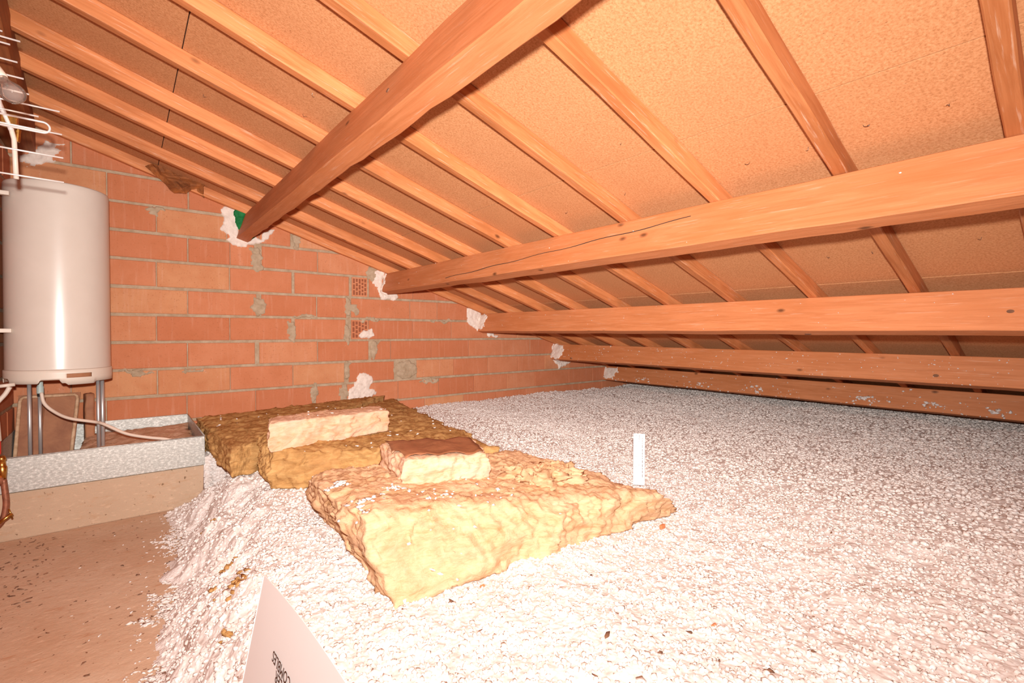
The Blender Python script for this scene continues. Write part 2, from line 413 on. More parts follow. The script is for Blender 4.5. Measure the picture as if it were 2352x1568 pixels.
def brick_obj(poly, parent, y0=0.0, dep=.05, jit=.003, axis='x'):
    """prism from a front polygon (u,z); arrises chamfered"""
    if len(poly) < 3: return None
    cx = sum(p[0] for p in poly)/len(poly); cz = sum(p[1] for p in poly)/len(poly)
    yy = y0-random.uniform(-.001, .003)
    bm = bmesh.new(); ch = .004
    def ins(p, d):
        v = Vector((cx-p[0], cz-p[1])); l = v.length
        return (p[0]+math.copysign(min(d, abs(v.x)*.3), v.x), p[1]+math.copysign(min(d, abs(v.y)*.3), v.y))
    ff = [ins(p, ch) for p in poly]
    def P(p, y):
        return (p[0]-cx, y, p[1]-cz) if axis == 'x' else (-y, p[0]-cx, p[1]-cz)
    A = [bm.verts.new(P(p, yy)) for p in ff]; B = [bm.verts.new(P(p, yy+ch)) for p in poly]; D = [bm.verts.new(P(p, y0+dep)) for p in poly]
    n = len(poly); bm.faces.new(A); bm.faces.new(D[::-1])
    for i in range(n):
        j = (i+1) % n; bm.faces.new((A[i], B[i], B[j], A[j])); bm.faces.new((B[i], D[i], D[j], B[j]))
    o = from_bm('brick', bm, BRICK, parent)
    o.location = (cx, 0, cz) if axis == 'x' else (0, cx, cz)
    return o
HC = .21; MB = .0115
ROWS = {  # joint centre x -> gap width
 0: [(.611, .006), (1.106, .006), (1.607, .03), (2.108, .045), (2.313, .008), (2.802, .004), (3.287, .005), (3.79, .004), (4.256, .005), (4.753, .005)],
 -1: [(.809, .008), (1.311, .035), (1.821, .008), (2.335, .04), (2.553, .005), (3.028, .004), (3.523, .004), (3.998, .003), (4.477, .008)],
 -2: [(.613, .009), (1.106, .005), (1.602, .006), (2.092, .045), (2.72, .262), (3.315, .004), (3.801, .005), (4.273, .003), (4.73, .003), (5.186, .008), (5.516, .004), (6.005, .004)],
 -3: [(.307, .008), (.802, .006), (1.298, .004), (1.787, .035), (2.073, .05), (2.635, .005), (3.123, .005), (3.599, .004), (4.09, .003), (4.555, .003), (5.189, .004)],
 -4: [(.61, .006), (1.1, .006), (1.6, .006), (2.1, .006), (2.47, .006), (2.949, .005), (3.45, .005), (3.925, .004), (4.405, .004)],
 1: [(.814, .006), (1.328, .04), (1.815, .01), (2.116, .05), (2.774, .006), (3.104, .006), (3.5, .006)],
 2: [(.614, .007), (1.108, .008), (1.609, .025), (2.128, .02), (2.313, .02)],
 3: [(.818, .009), (1.112, .004), (1.324, .06), (1.825, .007), (2.33, .02)],
 4: [(.618, .006), (1.09, .006), (1.333, .006), (1.625, .075)],
 5: [(.328, .007), (.825, .009)],
 6: [(.137, .009), (.63, .008)],
 -5: [(.36, .006), (.85, .006), (1.35, .006)],
}
roofclip = lambda p: zr(p[0], RH-.01)-p[1]
def cells_brick(x0, x1, z0, z1, parent):
    """brick laid end-on: web of clay around open cells"""
    bm = bmesh.new(); cols = 5; xs = np.linspace(x0+.006, x1-.006, cols+1)
    fr = -.001
    solid = []
    for i in range(cols):
        rows = [3, 4, 3, 5, 4][i]; zs = np.linspace(z0+.008, z1-.008, rows+1); off = (.012 if i % 2 else 0)
        for k in range(rows): solid.append((xs[i]+.005, xs[i+1]-.005, zs[k]+.006, zs[k+1]-.006))
    # front web = grid of strips: verticals then horizontals
    def strip(a, b, c, d): box(bm, (a, fr, c), (b, .03, d))
    strip(x0, xs[0]+.005, z0, z1)
    for i in range(cols): strip(xs[i+1]-.005, min(xs[i+1]+.005, x1), z0, z1)
    for i in range(cols):
        cell = [s for s in solid if abs(s[0]-(xs[i]+.005)) < 1e-6]; zz = [z0]+[v for s in cell for v in (s[2], s[3])]+[z1]
        for k in range(0, len(zz), 2): strip(xs[i]+.005, xs[i+1]-.005, zz[k], zz[k+1])
    o = from_bm('brick', bm, BRICK, parent)
    bm = bmesh.new(); box(bm, (x0+.002, .0065, z0+.002), (x1-.002, .0078, z1-.002)); c = from_bm('cell_shade', bm, HOLE, o)  # dark sheet close behind the web paints the shade of deep cells
    return o
for r, js in ROWS.items():
    zb, zt = r*HC+MB+ZO, (r+1)*HC-MB+ZO
    zb = max(zb, .005)
    xs = list(js)
    x = xs[0][0]
    while x-.495 > XL-.2: x -= .495; xs.insert(0, (x, .006))
    xs.insert(0, (XL-.05, 0))
    x = xs[-1][0]
    while x < XR: x += .495; xs.append((x, .005))
    for (a, ga), (b, gb) in zip(xs, xs[1:]):
        x0, x1 = a+ga/2, b-gb/2
        if x1-x0 < .03 or x0 > XR: continue
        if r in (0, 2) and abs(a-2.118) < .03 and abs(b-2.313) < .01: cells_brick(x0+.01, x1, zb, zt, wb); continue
        w = min(x1, XR+.05)
        jz = [random.uniform(-.002, .002) for _ in range(4)]
        if r == -1 and abs(a-2.335) < .001:     # brick cut askew
            poly = [(x0-.01, zb), (w, zb), (w, zt), (x0+.09, zt), (x0+.02, zt-.08)]
        else: poly = [(x0, zb+jz[0]), (w, zb+jz[1]), (w, zt+jz[2]), (x0, zt+jz[3])]
        poly = clip_poly(poly, roofclip)
        if len(poly) >= 3: brick_obj(poly, wb)

def blob_patch(name, poly, mat, parent, thick=.012, y=-.002, rough=.018, seed=0, n=None, res=.0065):
    """trowelled patch: ragged outline, thick in the middle, slightly lumpy"""
    P = np.array(poly); lo = P.min(0)-.03; hi = P.max(0)+.03
    res = max(res, (hi-lo).max()/70)
    xs = np.arange(lo[0], hi[0], res); zs = np.arange(lo[1], hi[1], res); X, Z = np.meshgrid(xs, zs); pts = np.stack([X.ravel(), Z.ravel()], 1)
    q = np.stack([pts[:, 0]*20, pts[:, 1]*20, pts[:, 0]*0+seed*3.7], 1)
    w = pts+rough*np.stack([fbm(q, 3, seed), fbm(q+40, 3, seed+3)], 1)
    A = P; B = np.roll(P, -1, 0); dist = np.full(len(w), 9.0); inside = np.zeros(len(w), bool)
    for a, b in zip(A, B):
        ab = b-a; t = np.clip(((w-a)@ab)/(ab@ab+1e-9), 0, 1); dist = np.minimum(dist, np.linalg.norm(w-a-t[:, None]*ab, axis=1))
        cr_ = (a[1] > w[:, 1]) != (b[1] > w[:, 1])
        inside ^= cr_ & (w[:, 0] < (b[0]-a[0])*(w[:, 1]-a[1])/(b[1]-a[1]+1e-12)+a[0])
    sd = np.where(inside, dist, -dist)
    yy = np.clip(sd/.03, 0, 1)**.5*thick+np.clip(sd/.02, 0, 1)*thick*.5*fbm(q*2, 3, seed+8)
    V = np.stack([pts[:, 0]+res*.4*fbm(q*3, 2, 5), np.where(sd > 0, y-.003-yy, .010), pts[:, 1]+res*.4*fbm(q*3, 2, 6)], 1)
    ny, nx = X.shape; ii = np.arange(nx*ny).reshape(ny, nx); k = (sd > 0).reshape(ny, nx)
    ok = k[:-1, :-1] | k[1:, :-1] | k[:-1, 1:] | k[1:, 1:]
    Fq = np.stack([ii[:-1, :-1], ii[:-1, 1:], ii[1:, 1:], ii[1:, :-1]], -1)[ok]
    used = np.unique(Fq); rm = np.zeros(nx*ny, int); rm[used] = np.arange(len(used))
    return from_np(name, V[used], rm[Fq], mat, parent, False)
PATCH = {
'p1': [(1.057, 1.107), (1.168, 1.137), (1.177, .973), (1.215, .886), (1.349, .903), (1.437, .991), (1.461, .983), (1.419, .912), (1.315, .842), (1.248, .804), (1.166, .802), (1.086, .833), (1.102, .89), (1.049, .937), (1.072, 1.012)],
'p2': [(2.375, .70), (2.50, .70), (2.47, .62), (2.455, .536), (2.59, .507), (2.654, .447), (2.566, .407), (2.542, .428), (2.471, .403), (2.415, .467), (2.424, .533), (2.369, .574)],
'p3': [(3.505, .363), (3.599, .39), (3.694, .338), (3.70, .32), (3.69, .181), (3.83, .105), (3.944, .037), (3.813, .021), (3.773, .085), (3.599, .116), (3.514, .178)],
'p4': [(4.905, -.06), (5.05, -.09), (5.11, -.26), (5.242, -.301), (5.163, -.354), (5.008, -.402), (4.881, -.306), (4.856, -.162)],
'p5': [(6.10, -.475), (6.28, -.50), (6.32, -.589), (6.238, -.621), (6.127, -.564)],
'p6': [(2.215, -.327), (2.331, -.354), (2.373, -.417), (2.331, -.481), (2.387, -.512), (2.358, -.591), (2.344, -.685), (2.074, -.684), (2.121, -.466), (2.194, -.405)],
'p7': [(2.264, .102), (2.361, .096), (2.375, .055), (2.312, .009), (2.209, .042)],
'p0': [(-.007, 1.40), (.114, 1.40), (.072, 1.37), (.099, 1.35), (.045, 1.31), (.058, 1.277), (.003, 1.219), (-.119, 1.21), (-.125, 1.262), (-.054, 1.297), (-.021, 1.359)]}
for i, (k, P) in enumerate(PATCH.items()):
    o = blob_patch('plaster_patch', [(x, z+ZO) for x, z in P], PLASTER, wb, thick=.010, seed=i+1); o['label'] = 'white plaster patch'
def ell(cx, cz, rx, rz, n=10): return [(cx+rx*math.cos(2*math.pi*k/n), cz+ZO+rz*math.sin(2*math.pi*k/n)) for k in range(n)]
MP = [(1.321, .692, .045, .085), (1.328, .30, .06, .075), (1.64, .90, .035, .08), (2.11, .33, .035, .09), (2.36, .665, .07, .085), (2.722, -.318, .135, .098),
      (3.0, -.452, .12, .018), (.606, 1.02, .075, .022), (.606, .985, .03, .03), (1.79, -.49, .035, .09), (1.60, .09, .035, .10), (2.10, .05, .04, .10), (2.07, -.52, .045, .10), (2.10, -.30, .035, .10), (.52, -.235, .08, .015), (.84, -.24, .07, .014),
      (2.17, .31, .05, .05), (1.30, .79, .05, .03), (1.72, .225, .12, .014), (2.33, .20, .12, .016), (.45, -.215, .06, .014), (3.2, .205, .2, .014), (2.37, -.10, .035, .10)]
for i, (x, z, rx, rz) in enumerate(MP): blob_patch('mortar_patch', ell(x, z, rx, rz), MORTAR, wb, thick=.004, seed=40+i, rough=.02)

# left wall (spine wall below the ridge) ----------------------------
wl = tag(empty('wall_left'), 'terracotta brick wall under the ridge on the left', kind='structure')
bm = bmesh.new(); box(bm, (XL-.16, YF, 0), (XL-.008, .0, 1.29+ZO)); from_bm('mortar_bed', bm, MORTAR, wl)
proto = {}
for r in range(-5, 6):
    zb, zt = max(r*HC+MB+ZO, .005), min((r+1)*HC-MB+ZO, 1.285+ZO); y = -.006-(.25 if r % 2 else 0); first = True
    if zt-zb < .03: continue
    yy = 0.0
    while yy > YF+.1:
        y0 = (yy-.25 if (first and r % 2) else yy-.495); y1 = yy; first = False; yy = y0
        key = (round(y1-y0, 3), round(zt-zb, 3))
        cy, cz = (y0+y1)/2, (zb+zt)/2
        if key not in proto:
            hw, hh = (y1-y0)/2-.003, (zt-zb)/2; bm = bmesh.new()
            box(bm, (-.05, -hw, -hh), (0, hw, hh)); bmesh.ops.bevel(bm, geom=[e for e in bm.edges if all(v.co.x > -.001 for v in e.verts)], offset=.004, segments=1, affect='EDGES')
            o = from_bm('brick', bm, BRICK, wl); proto[key] = o
        else:
            o = proto[key].copy(); COL.objects.link(o)
        o.location = (XL+random.uniform(-.001, .002), cy, cz)
# eaves wall and the wall behind the photographer
bm = bmesh.new(); box(bm, (XR, YF, 0), (XR+.15, .15, zr(XR+.1, RH)-.01)); tag(from_bm('wall_right', bm, MORTAR), kind='structure')
bm = bmesh.new()
pl = [(XL-.16, 0), (XR+.1, 0), (XR+.1, zr(XR+.1, RH-.004)), (XL-.16, zr(XL-.16, RH-.004))]
a = [bm.verts.new((x, YF, z)) for x, z in pl]; b_ = [bm.verts.new((x, YF-.15, z)) for x, z in pl]
bm.faces.new(a); bm.faces.new(b_[::-1])
for i in range(4): bm.faces.new((a[i], b_[i], b_[(i+1) % 4], a[(i+1) % 4]))
tag(from_bm('wall_front', bm, BRICK), kind='structure')

# ------------------------------------------------------------------ roof timbers
PUR = [(1.2234, 1.0811, .222, 'steep purlin nearest the ridge, its wall end daubed green', .006),
       (2.5010, .6795, .202, 'long cracked purlin second below the ridge with white plaster at its wall end', .003),
       (3.705, .3012, .214, 'third purlin down the slope, level with the eye, dark saw marks on its face', .002),
       (4.897, -.0734, .206, 'fourth purlin down, speckled with white flocks above the lowest one', .002),
       (5.9793, -.4138, .206, 'lowest purlin just above the white insulation, tufts of fluff clinging to it', .002)]
PUROBJ = []
for i, (x, z, h, lab, wn) in enumerate(PUR):
    s = Vector((CT, 0, -ST)); top = Vector((x, 0.0, z+ZO)) + s*.0435
    o = timber('purlin', top, (0, -1, 0), s, NRM, 6.55, .087, h, W_PURL, seed=i+3, jit=.003, waney=wn)
    tag(o, lab, 'purlin', 'purlins running out of the gable wall'); PUROBJ.append(o)
RD = Vector((.05, -1, 0)).normalized(); RS = Vector((1, .05, 0)).normalized()
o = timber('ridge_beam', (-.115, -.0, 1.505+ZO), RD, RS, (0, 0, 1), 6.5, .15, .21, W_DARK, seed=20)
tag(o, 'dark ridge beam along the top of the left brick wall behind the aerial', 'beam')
# drying crack in the second purlin
for i, P in ((1, [(-.01, .0), (.03, .0), (.02, -.06), (.05, -.12), (.03, -.2), (-.01, -.2)]), (2, [(-.01, 0), (.10, -.0), (.13, -.06), (.09, -.11), (.12, -.16), (.06, -.21), (-.01, -.21)]),
             (3, [(-.01, -.01), (.19, -.005), (.22, -.06), (.18, -.10), (.21, -.15), (.14, -.20), (-.01, -.20)]), (4, [(-.01, -.02), (.22, -.01), (.26, -.07), (.20, -.12), (.16, -.19), (-.01, -.19)])):
    o = blob_patch('plaster_patch', P, PLASTER, PUROBJ[i], thick=.008, y=-.0435, rough=.02, seed=90+i); o['label'] = 'white plaster smeared on the purlin end'
bm = bmesh.new(); pts = []
for k in range(40):
    t = 1.25+k*.055; pts.append((t, -.0445, -.165+.0028*k+.004*math.sin(k*.7)))
tube(bm, pts, .0022, 4); c = from_bm('crack', bm, BLACK, PUROBJ[1])
# bolt hole / knots seen as dark plugs
def plug(par, x, y, z, r, ax):
    bm = bmesh.new(); bmesh.ops.create_cone(bm, cap_ends=True, segments=14, radius1=r, radius2=r*.9, depth=.004)
    o = from_bm('knot', bm, TRASH, par)
    o.location = (x, y, z)
    if ax == 'y': o.rotation_euler = (math.pi/2, 0, 0); o.scale = (1.5, 1, 1)
    else: o.scale = (1.6, .8, 1)
plug(PUROBJ[1], 4.05, .01, -.2015, .014, 'z'); plug(PUROBJ[2], 3.48, .02, -.2165, .012, 'z'); plug(PUROBJ[2], 4.35, -.0435, -.12, .010, 'y')
plug(PUROBJ[3], 3.9, -.0435, -.15, .012, 'y'); plug(PUROBJ[0], 2.9, -.0435, -.09, .008, 'y')
green = blob_patch('end_paint', [(x, z+ZO) for x, z in [(1.150, 1.13), (1.185, 1.165), (1.25, 1.175), (1.232, 1.034), (1.212, .93), (1.30, .912), (1.285, .875), (1.195, .895), (1.158, .985), (1.138, 1.075)]], GREEN, wb, thick=.014, y=-.024, rough=.01, seed=77)
green['label'] = 'green paint daub around the first purlin end'

RAFY = [.0, -.4753, -.9923, -1.4529, -1.9567, -2.4536, -2.9668, -3.4756, -3.965, -4.4206]
ORD = ['first', 'second', 'third', 'fourth', 'fifth', 'sixth', 'seventh', 'eighth', 'ninth', 'tenth']
for i, y in enumerate(RAFY):
    x0 = -.075-.05*y; p = Vector((x0, y-RW/2, zr(x0))) + NRM*RH
    o = timber('rafter', p, SLOPE, (0, 1, 0), NRM, 7.15/CT-x0, RW, RH, W_RAFT, seed=40+i, jit=.002)
    lab = 'first rafter, tight against the brick gable wall' if i == 0 else '%s rafter counted from the brick gable wall' % ORD[i]
    if i == 9: lab = 'tenth rafter from the gable wall, nearest to the viewer'
    tag(o, lab, 'rafter', 'rafters under the roof boards')

# torn paper hanging where the first rafter meets the wall
bm = bmesh.new(); TP = [(.55, 1.325), (.60, 1.27), (.66, 1.225), (.70, 1.185), (.73, 1.16), (.80, 1.165), (.77, 1.195), (.815, 1.225), (.86, 1.225), (.925, 1.155), (.915, 1.235), (.935, 1.265), (.86, 1.30), (.76, 1.315), (.68, 1.335), (.60, 1.35)]
top = [(x, z) for x, z in TP]; f1 = []; f2 = []
for i, (x, z) in enumerate(TP):
    yy = -.075-.03*math.sin(i*1.3); f1.append(bm.verts.new((x, yy, z+ZO))); f2.append(bm.verts.new((x+.004, yy+.012, z+ZO+.002)))
bm.faces.new(f1); bm.faces.new(f2[::-1])
for i in range(len(TP)): j = (i+1) % len(TP); bm.faces.new((f1[i], f2[i], f2[j], f1[j]))
bmesh.ops.triangulate(bm, faces=[f for f in bm.faces if len(f.verts) > 4])
bmesh.ops.subdivide_edges(bm, edges=bm.edges, cuts=2, use_grid_fill=True)
for v in bm.verts: v.co.y += .018*math.sin(v.co.x*60)*math.cos(v.co.z*70)
tag(from_bm('torn_paper', bm, TORN), 'torn brown paper hanging from the first rafter above the bricks', 'paper')

# ------------------------------------------------------------------ plinth and tray
PX0, PX1, PY0 = XL+.004, .806, -1.031
bm = bmesh.new(); box(bm, (PX0, PY0+.012, .0), (PX1-.004, -.012, -.770+ZO), bev=.006)
tag(from_bm('concrete_plinth', bm, PLINTHM), 'rendered concrete plinth carrying the galvanised tray', 'plinth')
tz0, tz1 = -.764+ZO, -.581+ZO; tk = .003
tray = tag(empty('drip_tray', (0, 0, 0)), 'shallow galvanised steel drip tray below the water heater', 'tray')
bm = bmesh.new(); box(bm, (PX0, PY0, tz0), (PX1, -.004, tz0+tk)); from_bm('tray_bottom', bm, GALV, tray)
for nm, lo, hi in (('front_side', (PX0, PY0-.002, tz0), (PX1, PY0+tk, tz1)), ('back_side', (PX0, -.012, tz0+tk), (PX1, -.004, tz1)),
                   ('right_side', (PX1-tk, PY0+tk, tz0+tk), (PX1, -.012, tz1)), ('left_side', (PX0, PY0+tk, tz0+tk), (PX0+tk, -.012, tz1))):
    bm = bmesh.new(); box(bm, lo, hi, bev=.0012); from_bm(nm, bm, GALV, tray)
bm = bmesh.new()   # folded safe edge round the rim
tube(bm, [(PX0, PY0-.001, tz1), (PX1, PY0-.001, tz1)], .004, 8); tube(bm, [(PX1-.0015, PY0, tz1), (PX1-.0015, -.01, tz1)], .004, 8); tube(bm, [(PX0, -.008, tz1), (PX1, -.008, tz1)], .004, 8)
from_bm('rolled_rim', bm, GALV, tray, True)

def slab(name, c4, z0, z1, mat, label, cat, n=(40, 26, 8), amp=.012, freq=9, seed=0, rnd=.25, dip=None, parent=None, edge_rag=.0, top4=None):
    """soft slab over the quadrilateral c4 (counter-clockwise), bottom z0, top z1 (number or 4 corner heights)"""
    nx, ny, nz = n; z1 = [z1]*4 if isinstance(z1, (int, float)) else z1; z0 = [z0]*4 if isinstance(z0, (int, float)) else z0
    idx = {}; V = []; Fc = []
    def vid(i, j, k):
        if (i, j, k) not in idx: idx[(i, j, k)] = len(V); V.append((i/nx, j/ny, k/nz))
        return idx[(i, j, k)]
    for i in range(nx):
        for j in range(ny):
            Fc.append([vid(i, j, nz), vid(i+1, j, nz), vid(i+1, j+1, nz), vid(i, j+1, nz)]); Fc.append([vid(i, j, 0), vid(i, j+1, 0), vid(i+1, j+1, 0), vid(i+1, j, 0)])
    for i in range(nx):
        for k in range(nz):
            Fc.append([vid(i, 0, k), vid(i+1, 0, k), vid(i+1, 0, k+1), vid(i, 0, k+1)]); Fc.append([vid(i, ny, k), vid(i, ny, k+1), vid(i+1, ny, k+1), vid(i+1, ny, k)])
    for j in range(ny):
        for k in range(nz):
            Fc.append([vid(0, j, k), vid(0, j, k+1), vid(0, j+1, k+1), vid(0, j+1, k)]); Fc.append([vid(nx, j, k), vid(nx, j+1, k), vid(nx, j+1, k+1), vid(nx, j, k+1)])
    P = np.array(V); u, v, w = P[:, 0], P[:, 1], P[:, 2]
    wt = np.stack([(1-u)*(1-v), u*(1-v), u*v, (1-u)*v], 1)
    XY = wt@np.array(c4, float)
    if top4 is not None: XY = XY*(1-w[:, None])+(wt@np.array(top4, float))*w[:, None]
    Z0 = wt@np.array(z0, float); Z1 = wt@np.array(z1, float)
    cen = np.array(c4, float).mean(0)
    e = np.minimum(np.minimum(u, 1-u), np.minimum(v, 1-v))
    size = np.linalg.norm(np.array(c4[0])-np.array(c4[1]))
    edge = np.clip(1-e/(.06+rnd*.1), 0, 1)                      # 1 on the border
    Z = Z0+(Z1-Z0)*w - (Z1-Z0)*rnd*.35*edge**2*w
    if dip is not None: Z += dip(u, v)*w
    out = XY-cen; out /= (np.linalg.norm(out, axis=1)[:, None]+1e-6)
    bul = np.sin(np.pi*np.clip(w, 0, 1))*.03*rnd*2*edge**3
    XY = XY+out*bul[:, None]
    Q = np.stack([XY[:, 0], XY[:, 1], Z], 1)
    nA = fbm(Q*freq, 4, seed); nB = fbm(Q*freq+50, 4, seed+7); nC = fbm(Q*np.array([freq, freq, freq*2])*1.5+90, 3, seed+3)
    side = edge**4
    Q[:, 0] += nB*amp*(.4+side)+out[:, 0]*nC*edge_rag*side; Q[:, 1] += nA*amp*(.4+side)+out[:, 1]*nC*edge_rag*side
    Q[:, 2] += nC*amp*.8*w+np.abs(fbm(Q*freq*2.3+20, 3, seed+1))*amp*.8*w
    fz = fbm(Q*55, 3, seed+2)*min(.005, amp*.5); Q[:, 2] += fz*w; Q[:, 0] += out[:, 0]*fz*2*side; Q[:, 1] += out[:, 1]*fz*2*side
    o = from_np(name, Q-np.array([cen[0], cen[1], min(z0)]), np.array(Fc), mat, parent, True); o.location = (cen[0], cen[1], min(z0))
    if label: tag(o, label, cat)
    return o
slab('foam_sheet', [(.20, -.72), (.79, -.86), (.79, -.03), (.20, -.03)], tz0+.004, [-.70+ZO, -.69+ZO, -.645+ZO, -.66+ZO], FOAMB, 'crumbling beige foam sheet lying in the galvanised tray', 'foam', n=(24, 30, 4), amp=.008, freq=14, seed=3, rnd=.2, edge_rag=.02)

# hatch panel leaning on the gable behind the tray
ap = tag(empty('hatch_panel', (0, 0, 0)), 'brown hatch panel with beige raised rim leaning behind the heater legs', 'panel')
def hp(s, t, off=0):   # s across, t up; leaning plane
    b = Vector((-.152, -.175, -.755+ZO+.012)); r = Vector((.29, 0, 0)); top = Vector((-.141, -.022, -.352+ZO)); tr = Vector((.312, 0, 0))
    p = (b+r*s).lerp(top+tr*s, t); return p+Vector((0, -.93, .36))*off
bm = bmesh.new(); g = [[bm.verts.new(hp(s, t, 0)) for s in (.0, 1.0)] for t in (0, 1)]; g2 = [[bm.verts.new(hp(s, t, -.010)) for s in (.0, 1.0)] for t in (0, 1)]
bm.faces.new((g[0][0], g[0][1], g[1][1], g[1][0])); bm.faces.new((g2[0][0], g2[1][0], g2[1][1], g2[0][1]))
for a_, b2 in (((0, 0), (0, 1)), ((0, 1), (1, 1)), ((1, 1), (1, 0)), ((1, 0), (0, 0))): bm.faces.new((g[a_[0]][a_[1]], g2[a_[0]][a_[1]], g2[b2[0]][b2[1]], g[b2[0]][b2[1]]))
from_bm('sheet', bm, HATCH, ap)
bm = bmesh.new(); path = [(.03, 0), (.03, .5), (.03, .88), (.045, .93), (.08, .96), (.3, .96), (.6, .96), (.9, .96), (.945, .93), (.96, .88), (.96, .5), (.96, 0)]
tube(bm, [hp(s, t, .004) for s, t in path], .0105, 8); from_bm('raised_rim', bm, HATCHR, ap, True)
bm = bmesh.new(); tube(bm, [hp(.42, 0, .002), hp(.42, .93, .002)], .004, 6); from_bm('pressed_rib', bm, HATCH, ap, True)
slab('board_offcut', [(.185, -.03), (.20, -.11), (.245, -.10), (.235, -.02)], tz0+.07, -.36+ZO, HATCH, None, None, n=(4, 4, 12), amp=.003, seed=8, rnd=.05)
tag(bpy.data.objects['board_offcut'], 'narrow brown board offcut standing beside the hatch panel', 'board')

# ------------------------------------------------------------------ water heater
HX, HY, HR = .098, -.437, .247; hb, ht = -.157+ZO, .985+ZO
heater = tag(empty('water_heater', (HX, HY, -.752+ZO)), 'tall white cylindrical water heater standing on thin steel legs', 'water heater')
def under(o, par):
    o.parent = par; o.matrix_parent_inverse = Matrix.Translation(-Vector(par.location)); return o
bm = lathe([(0, hb), (HR-.01, hb), (HR, hb+.003), (HR, hb+.012), (HR, ht-.03), (HR, ht-.012), (HR-.003, ht-.004), (HR-.012, ht), (HR-.03, ht+.004), (HR-.1, ht+.016), (0, ht+.02)], 96, (HX, HY))
for v in bm.verts: v.co.y += (v.co.z-hb)*.033
o = under(from_bm('tank_jacket', bm, ENAMEL, None, True), heater)
o.data.polygons.foreach_set('use_smooth', [True]*len(o.data.polygons))
# bottom cover: skirt with notched lower edge and a handle opening
n = 240; bm = bmesh.new(); R2 = HR+.002
def skirt_low(deg):
    z = -.230
    def dipf(a0, a1, d, ramp_=2.5):
        if a0-ramp_ < deg < a1+ramp_:
            t = min(1, min(deg-(a0-ramp_), (a1+ramp_)-deg)/ramp_); return d*max(0, t)
        return 0
    z += dipf(-106, -87, .022) + dipf(-175, -150, .03)
    z -= dipf(-78, -48, .012)
    return z
slot = (-80, -52)
rings = []
levels = 6
for k in range(n):
    deg = -180+360*k/n; ca, sa = math.cos(math.radians(deg)), math.sin(math.radians(deg))
    zl = skirt_low(deg)+ZO; zt_ = hb+.004
    zs = [zl, -.2+ZO, -.2+ZO+.0001, -.174+ZO, -.174+ZO+.0001, zt_]
    zs[1] = max(zl+.002, -.200+ZO); zs[2] = zs[1]+.0002
    ring = []
    for m_, z in enumerate(zs):
        rr = R2+(.003 if m_ < 1 else .004)
        ring.append(bm.verts.new((HX+rr*ca, HY+rr*sa, z)))
    ring.append(bm.verts.new((HX+(R2-.002)*ca, HY+(R2-.002)*sa, zt_+.004)))
    rings.append((deg, ring))
for k in range(n):
    d0, a_ = rings[k]; d1, b2 = rings[(k+1) % n]
    for m_ in range(len(a_)-1):
        if m_ in (2,) and slot[0] < d0 < slot[1]: continue
        bm.faces.new((a_[m_], b2[m_], b2[m_+1], a_[m_+1]))
bm2 = bm; cover = under(from_bm('bottom_cover', bm, PLASTIC, None, True), heater)
sol = cover.modifiers.new('thickness', 'SOLIDIFY'); sol.thickness = .004; sol.offset = -1
bm = lathe([(0, -.212+ZO), (HR-.012, -.212+ZO), (HR-.012, hb-.002), (0, hb-.002)], 64, (HX, HY)); o = under(from_bm('base_plate', bm, HATCH, None), heater)
for nm, (x0, y0), zt_ in (('leg', (-.026, -.60), -.225), ('leg', (.281, -.55), -.225), ('leg', (.003, -.45), -.30)):
    bm = bmesh.new(); tube(bm, [(x0, y0, -.752+ZO), (x0, y0, zt_+ZO+.012)], .0095, 14)
    o = under(from_bm(nm, bm, CHROME, None, True), heater)
bm = bmesh.new(); tube(bm, [(.299, -.45, -.752+ZO), (.299, -.45, -.215+ZO)], .011, 14); under(from_bm('outlet_pipe', bm, CHROME, None, True), heater)
for z in (.885, .085):    # wall brackets on the left
    bm = bmesh.new(); box(bm, (XL+.003, -.60, z+ZO-.012), (-.095, -.565, z+ZO+.012), bev=.004); box(bm, (XL+.003, -.625, z+ZO-.02), (XL+.009, -.545, z+ZO+.02), bev=.002)
    under(from_bm('wall_bracket', bm, PLASTIC, None), heater)
bm = bmesh.new(); tube(bm, [(.006, -.45, -.305+ZO), (.006, -.45, -.262+ZO)], .017, 12); tube(bm, [(.006, -.45, -.262+ZO), (.006, -.45, -.215+ZO)], .014, 12)
o = under(from_bm('relief_valve', bm, TEAL, None), heater)
bm = bmesh.new(); tube(bm, [(.006, -.45, -.325+ZO), (.006, -.45, -.305+ZO)], .0145, 12); o2 = from_bm('rubber_seal', bm, BLACK, o)

bm = bmesh.new()
tube(bm, spline([(.012, -.462, -.300+ZO), (.025, -.475, -.366+ZO), (.071, -.50, -.42+ZO), (.144, -.55, -.463+ZO), (.265, -.600, -.493+ZO), (.312, -.65, -.506+ZO), (.418, -.72, -.567+ZO), (.526, -.78, -.596+ZO), (.62, -.83, -.612+ZO), (.69, -.87, -.640+ZO), (.735, -.90, -.672+ZO)], 6), .0095, 12)
tag(from_bm('drain_hose', bm, HOSE, None, True), 'cream drain hose curving from the heater down into the tray', 'hose')
# white waste elbow left of the heater
wp = tag(empty('waste_pipe', (-.1, -.75, -.23+ZO)), 'white plastic waste elbow at the left under the heater', 'pipe')
bm = bmesh.new(); tube(bm, [(-.150, -.75, -.228+ZO), (-.066, -.75, -.219+ZO)], .010, 12); under(from_bm('arm', bm, PLASTIC, None, True), wp)
bm = bmesh.new(); tube(bm, spline([(-.086, -.752, -.232+ZO), (-.104, -.752, -.270+ZO), (-.128, -.752, -.305+ZO), (-.145, -.752, -.33+ZO)], 4), .011, 12); under(from_bm('elbow', bm, PLASTIC, None, True), wp)
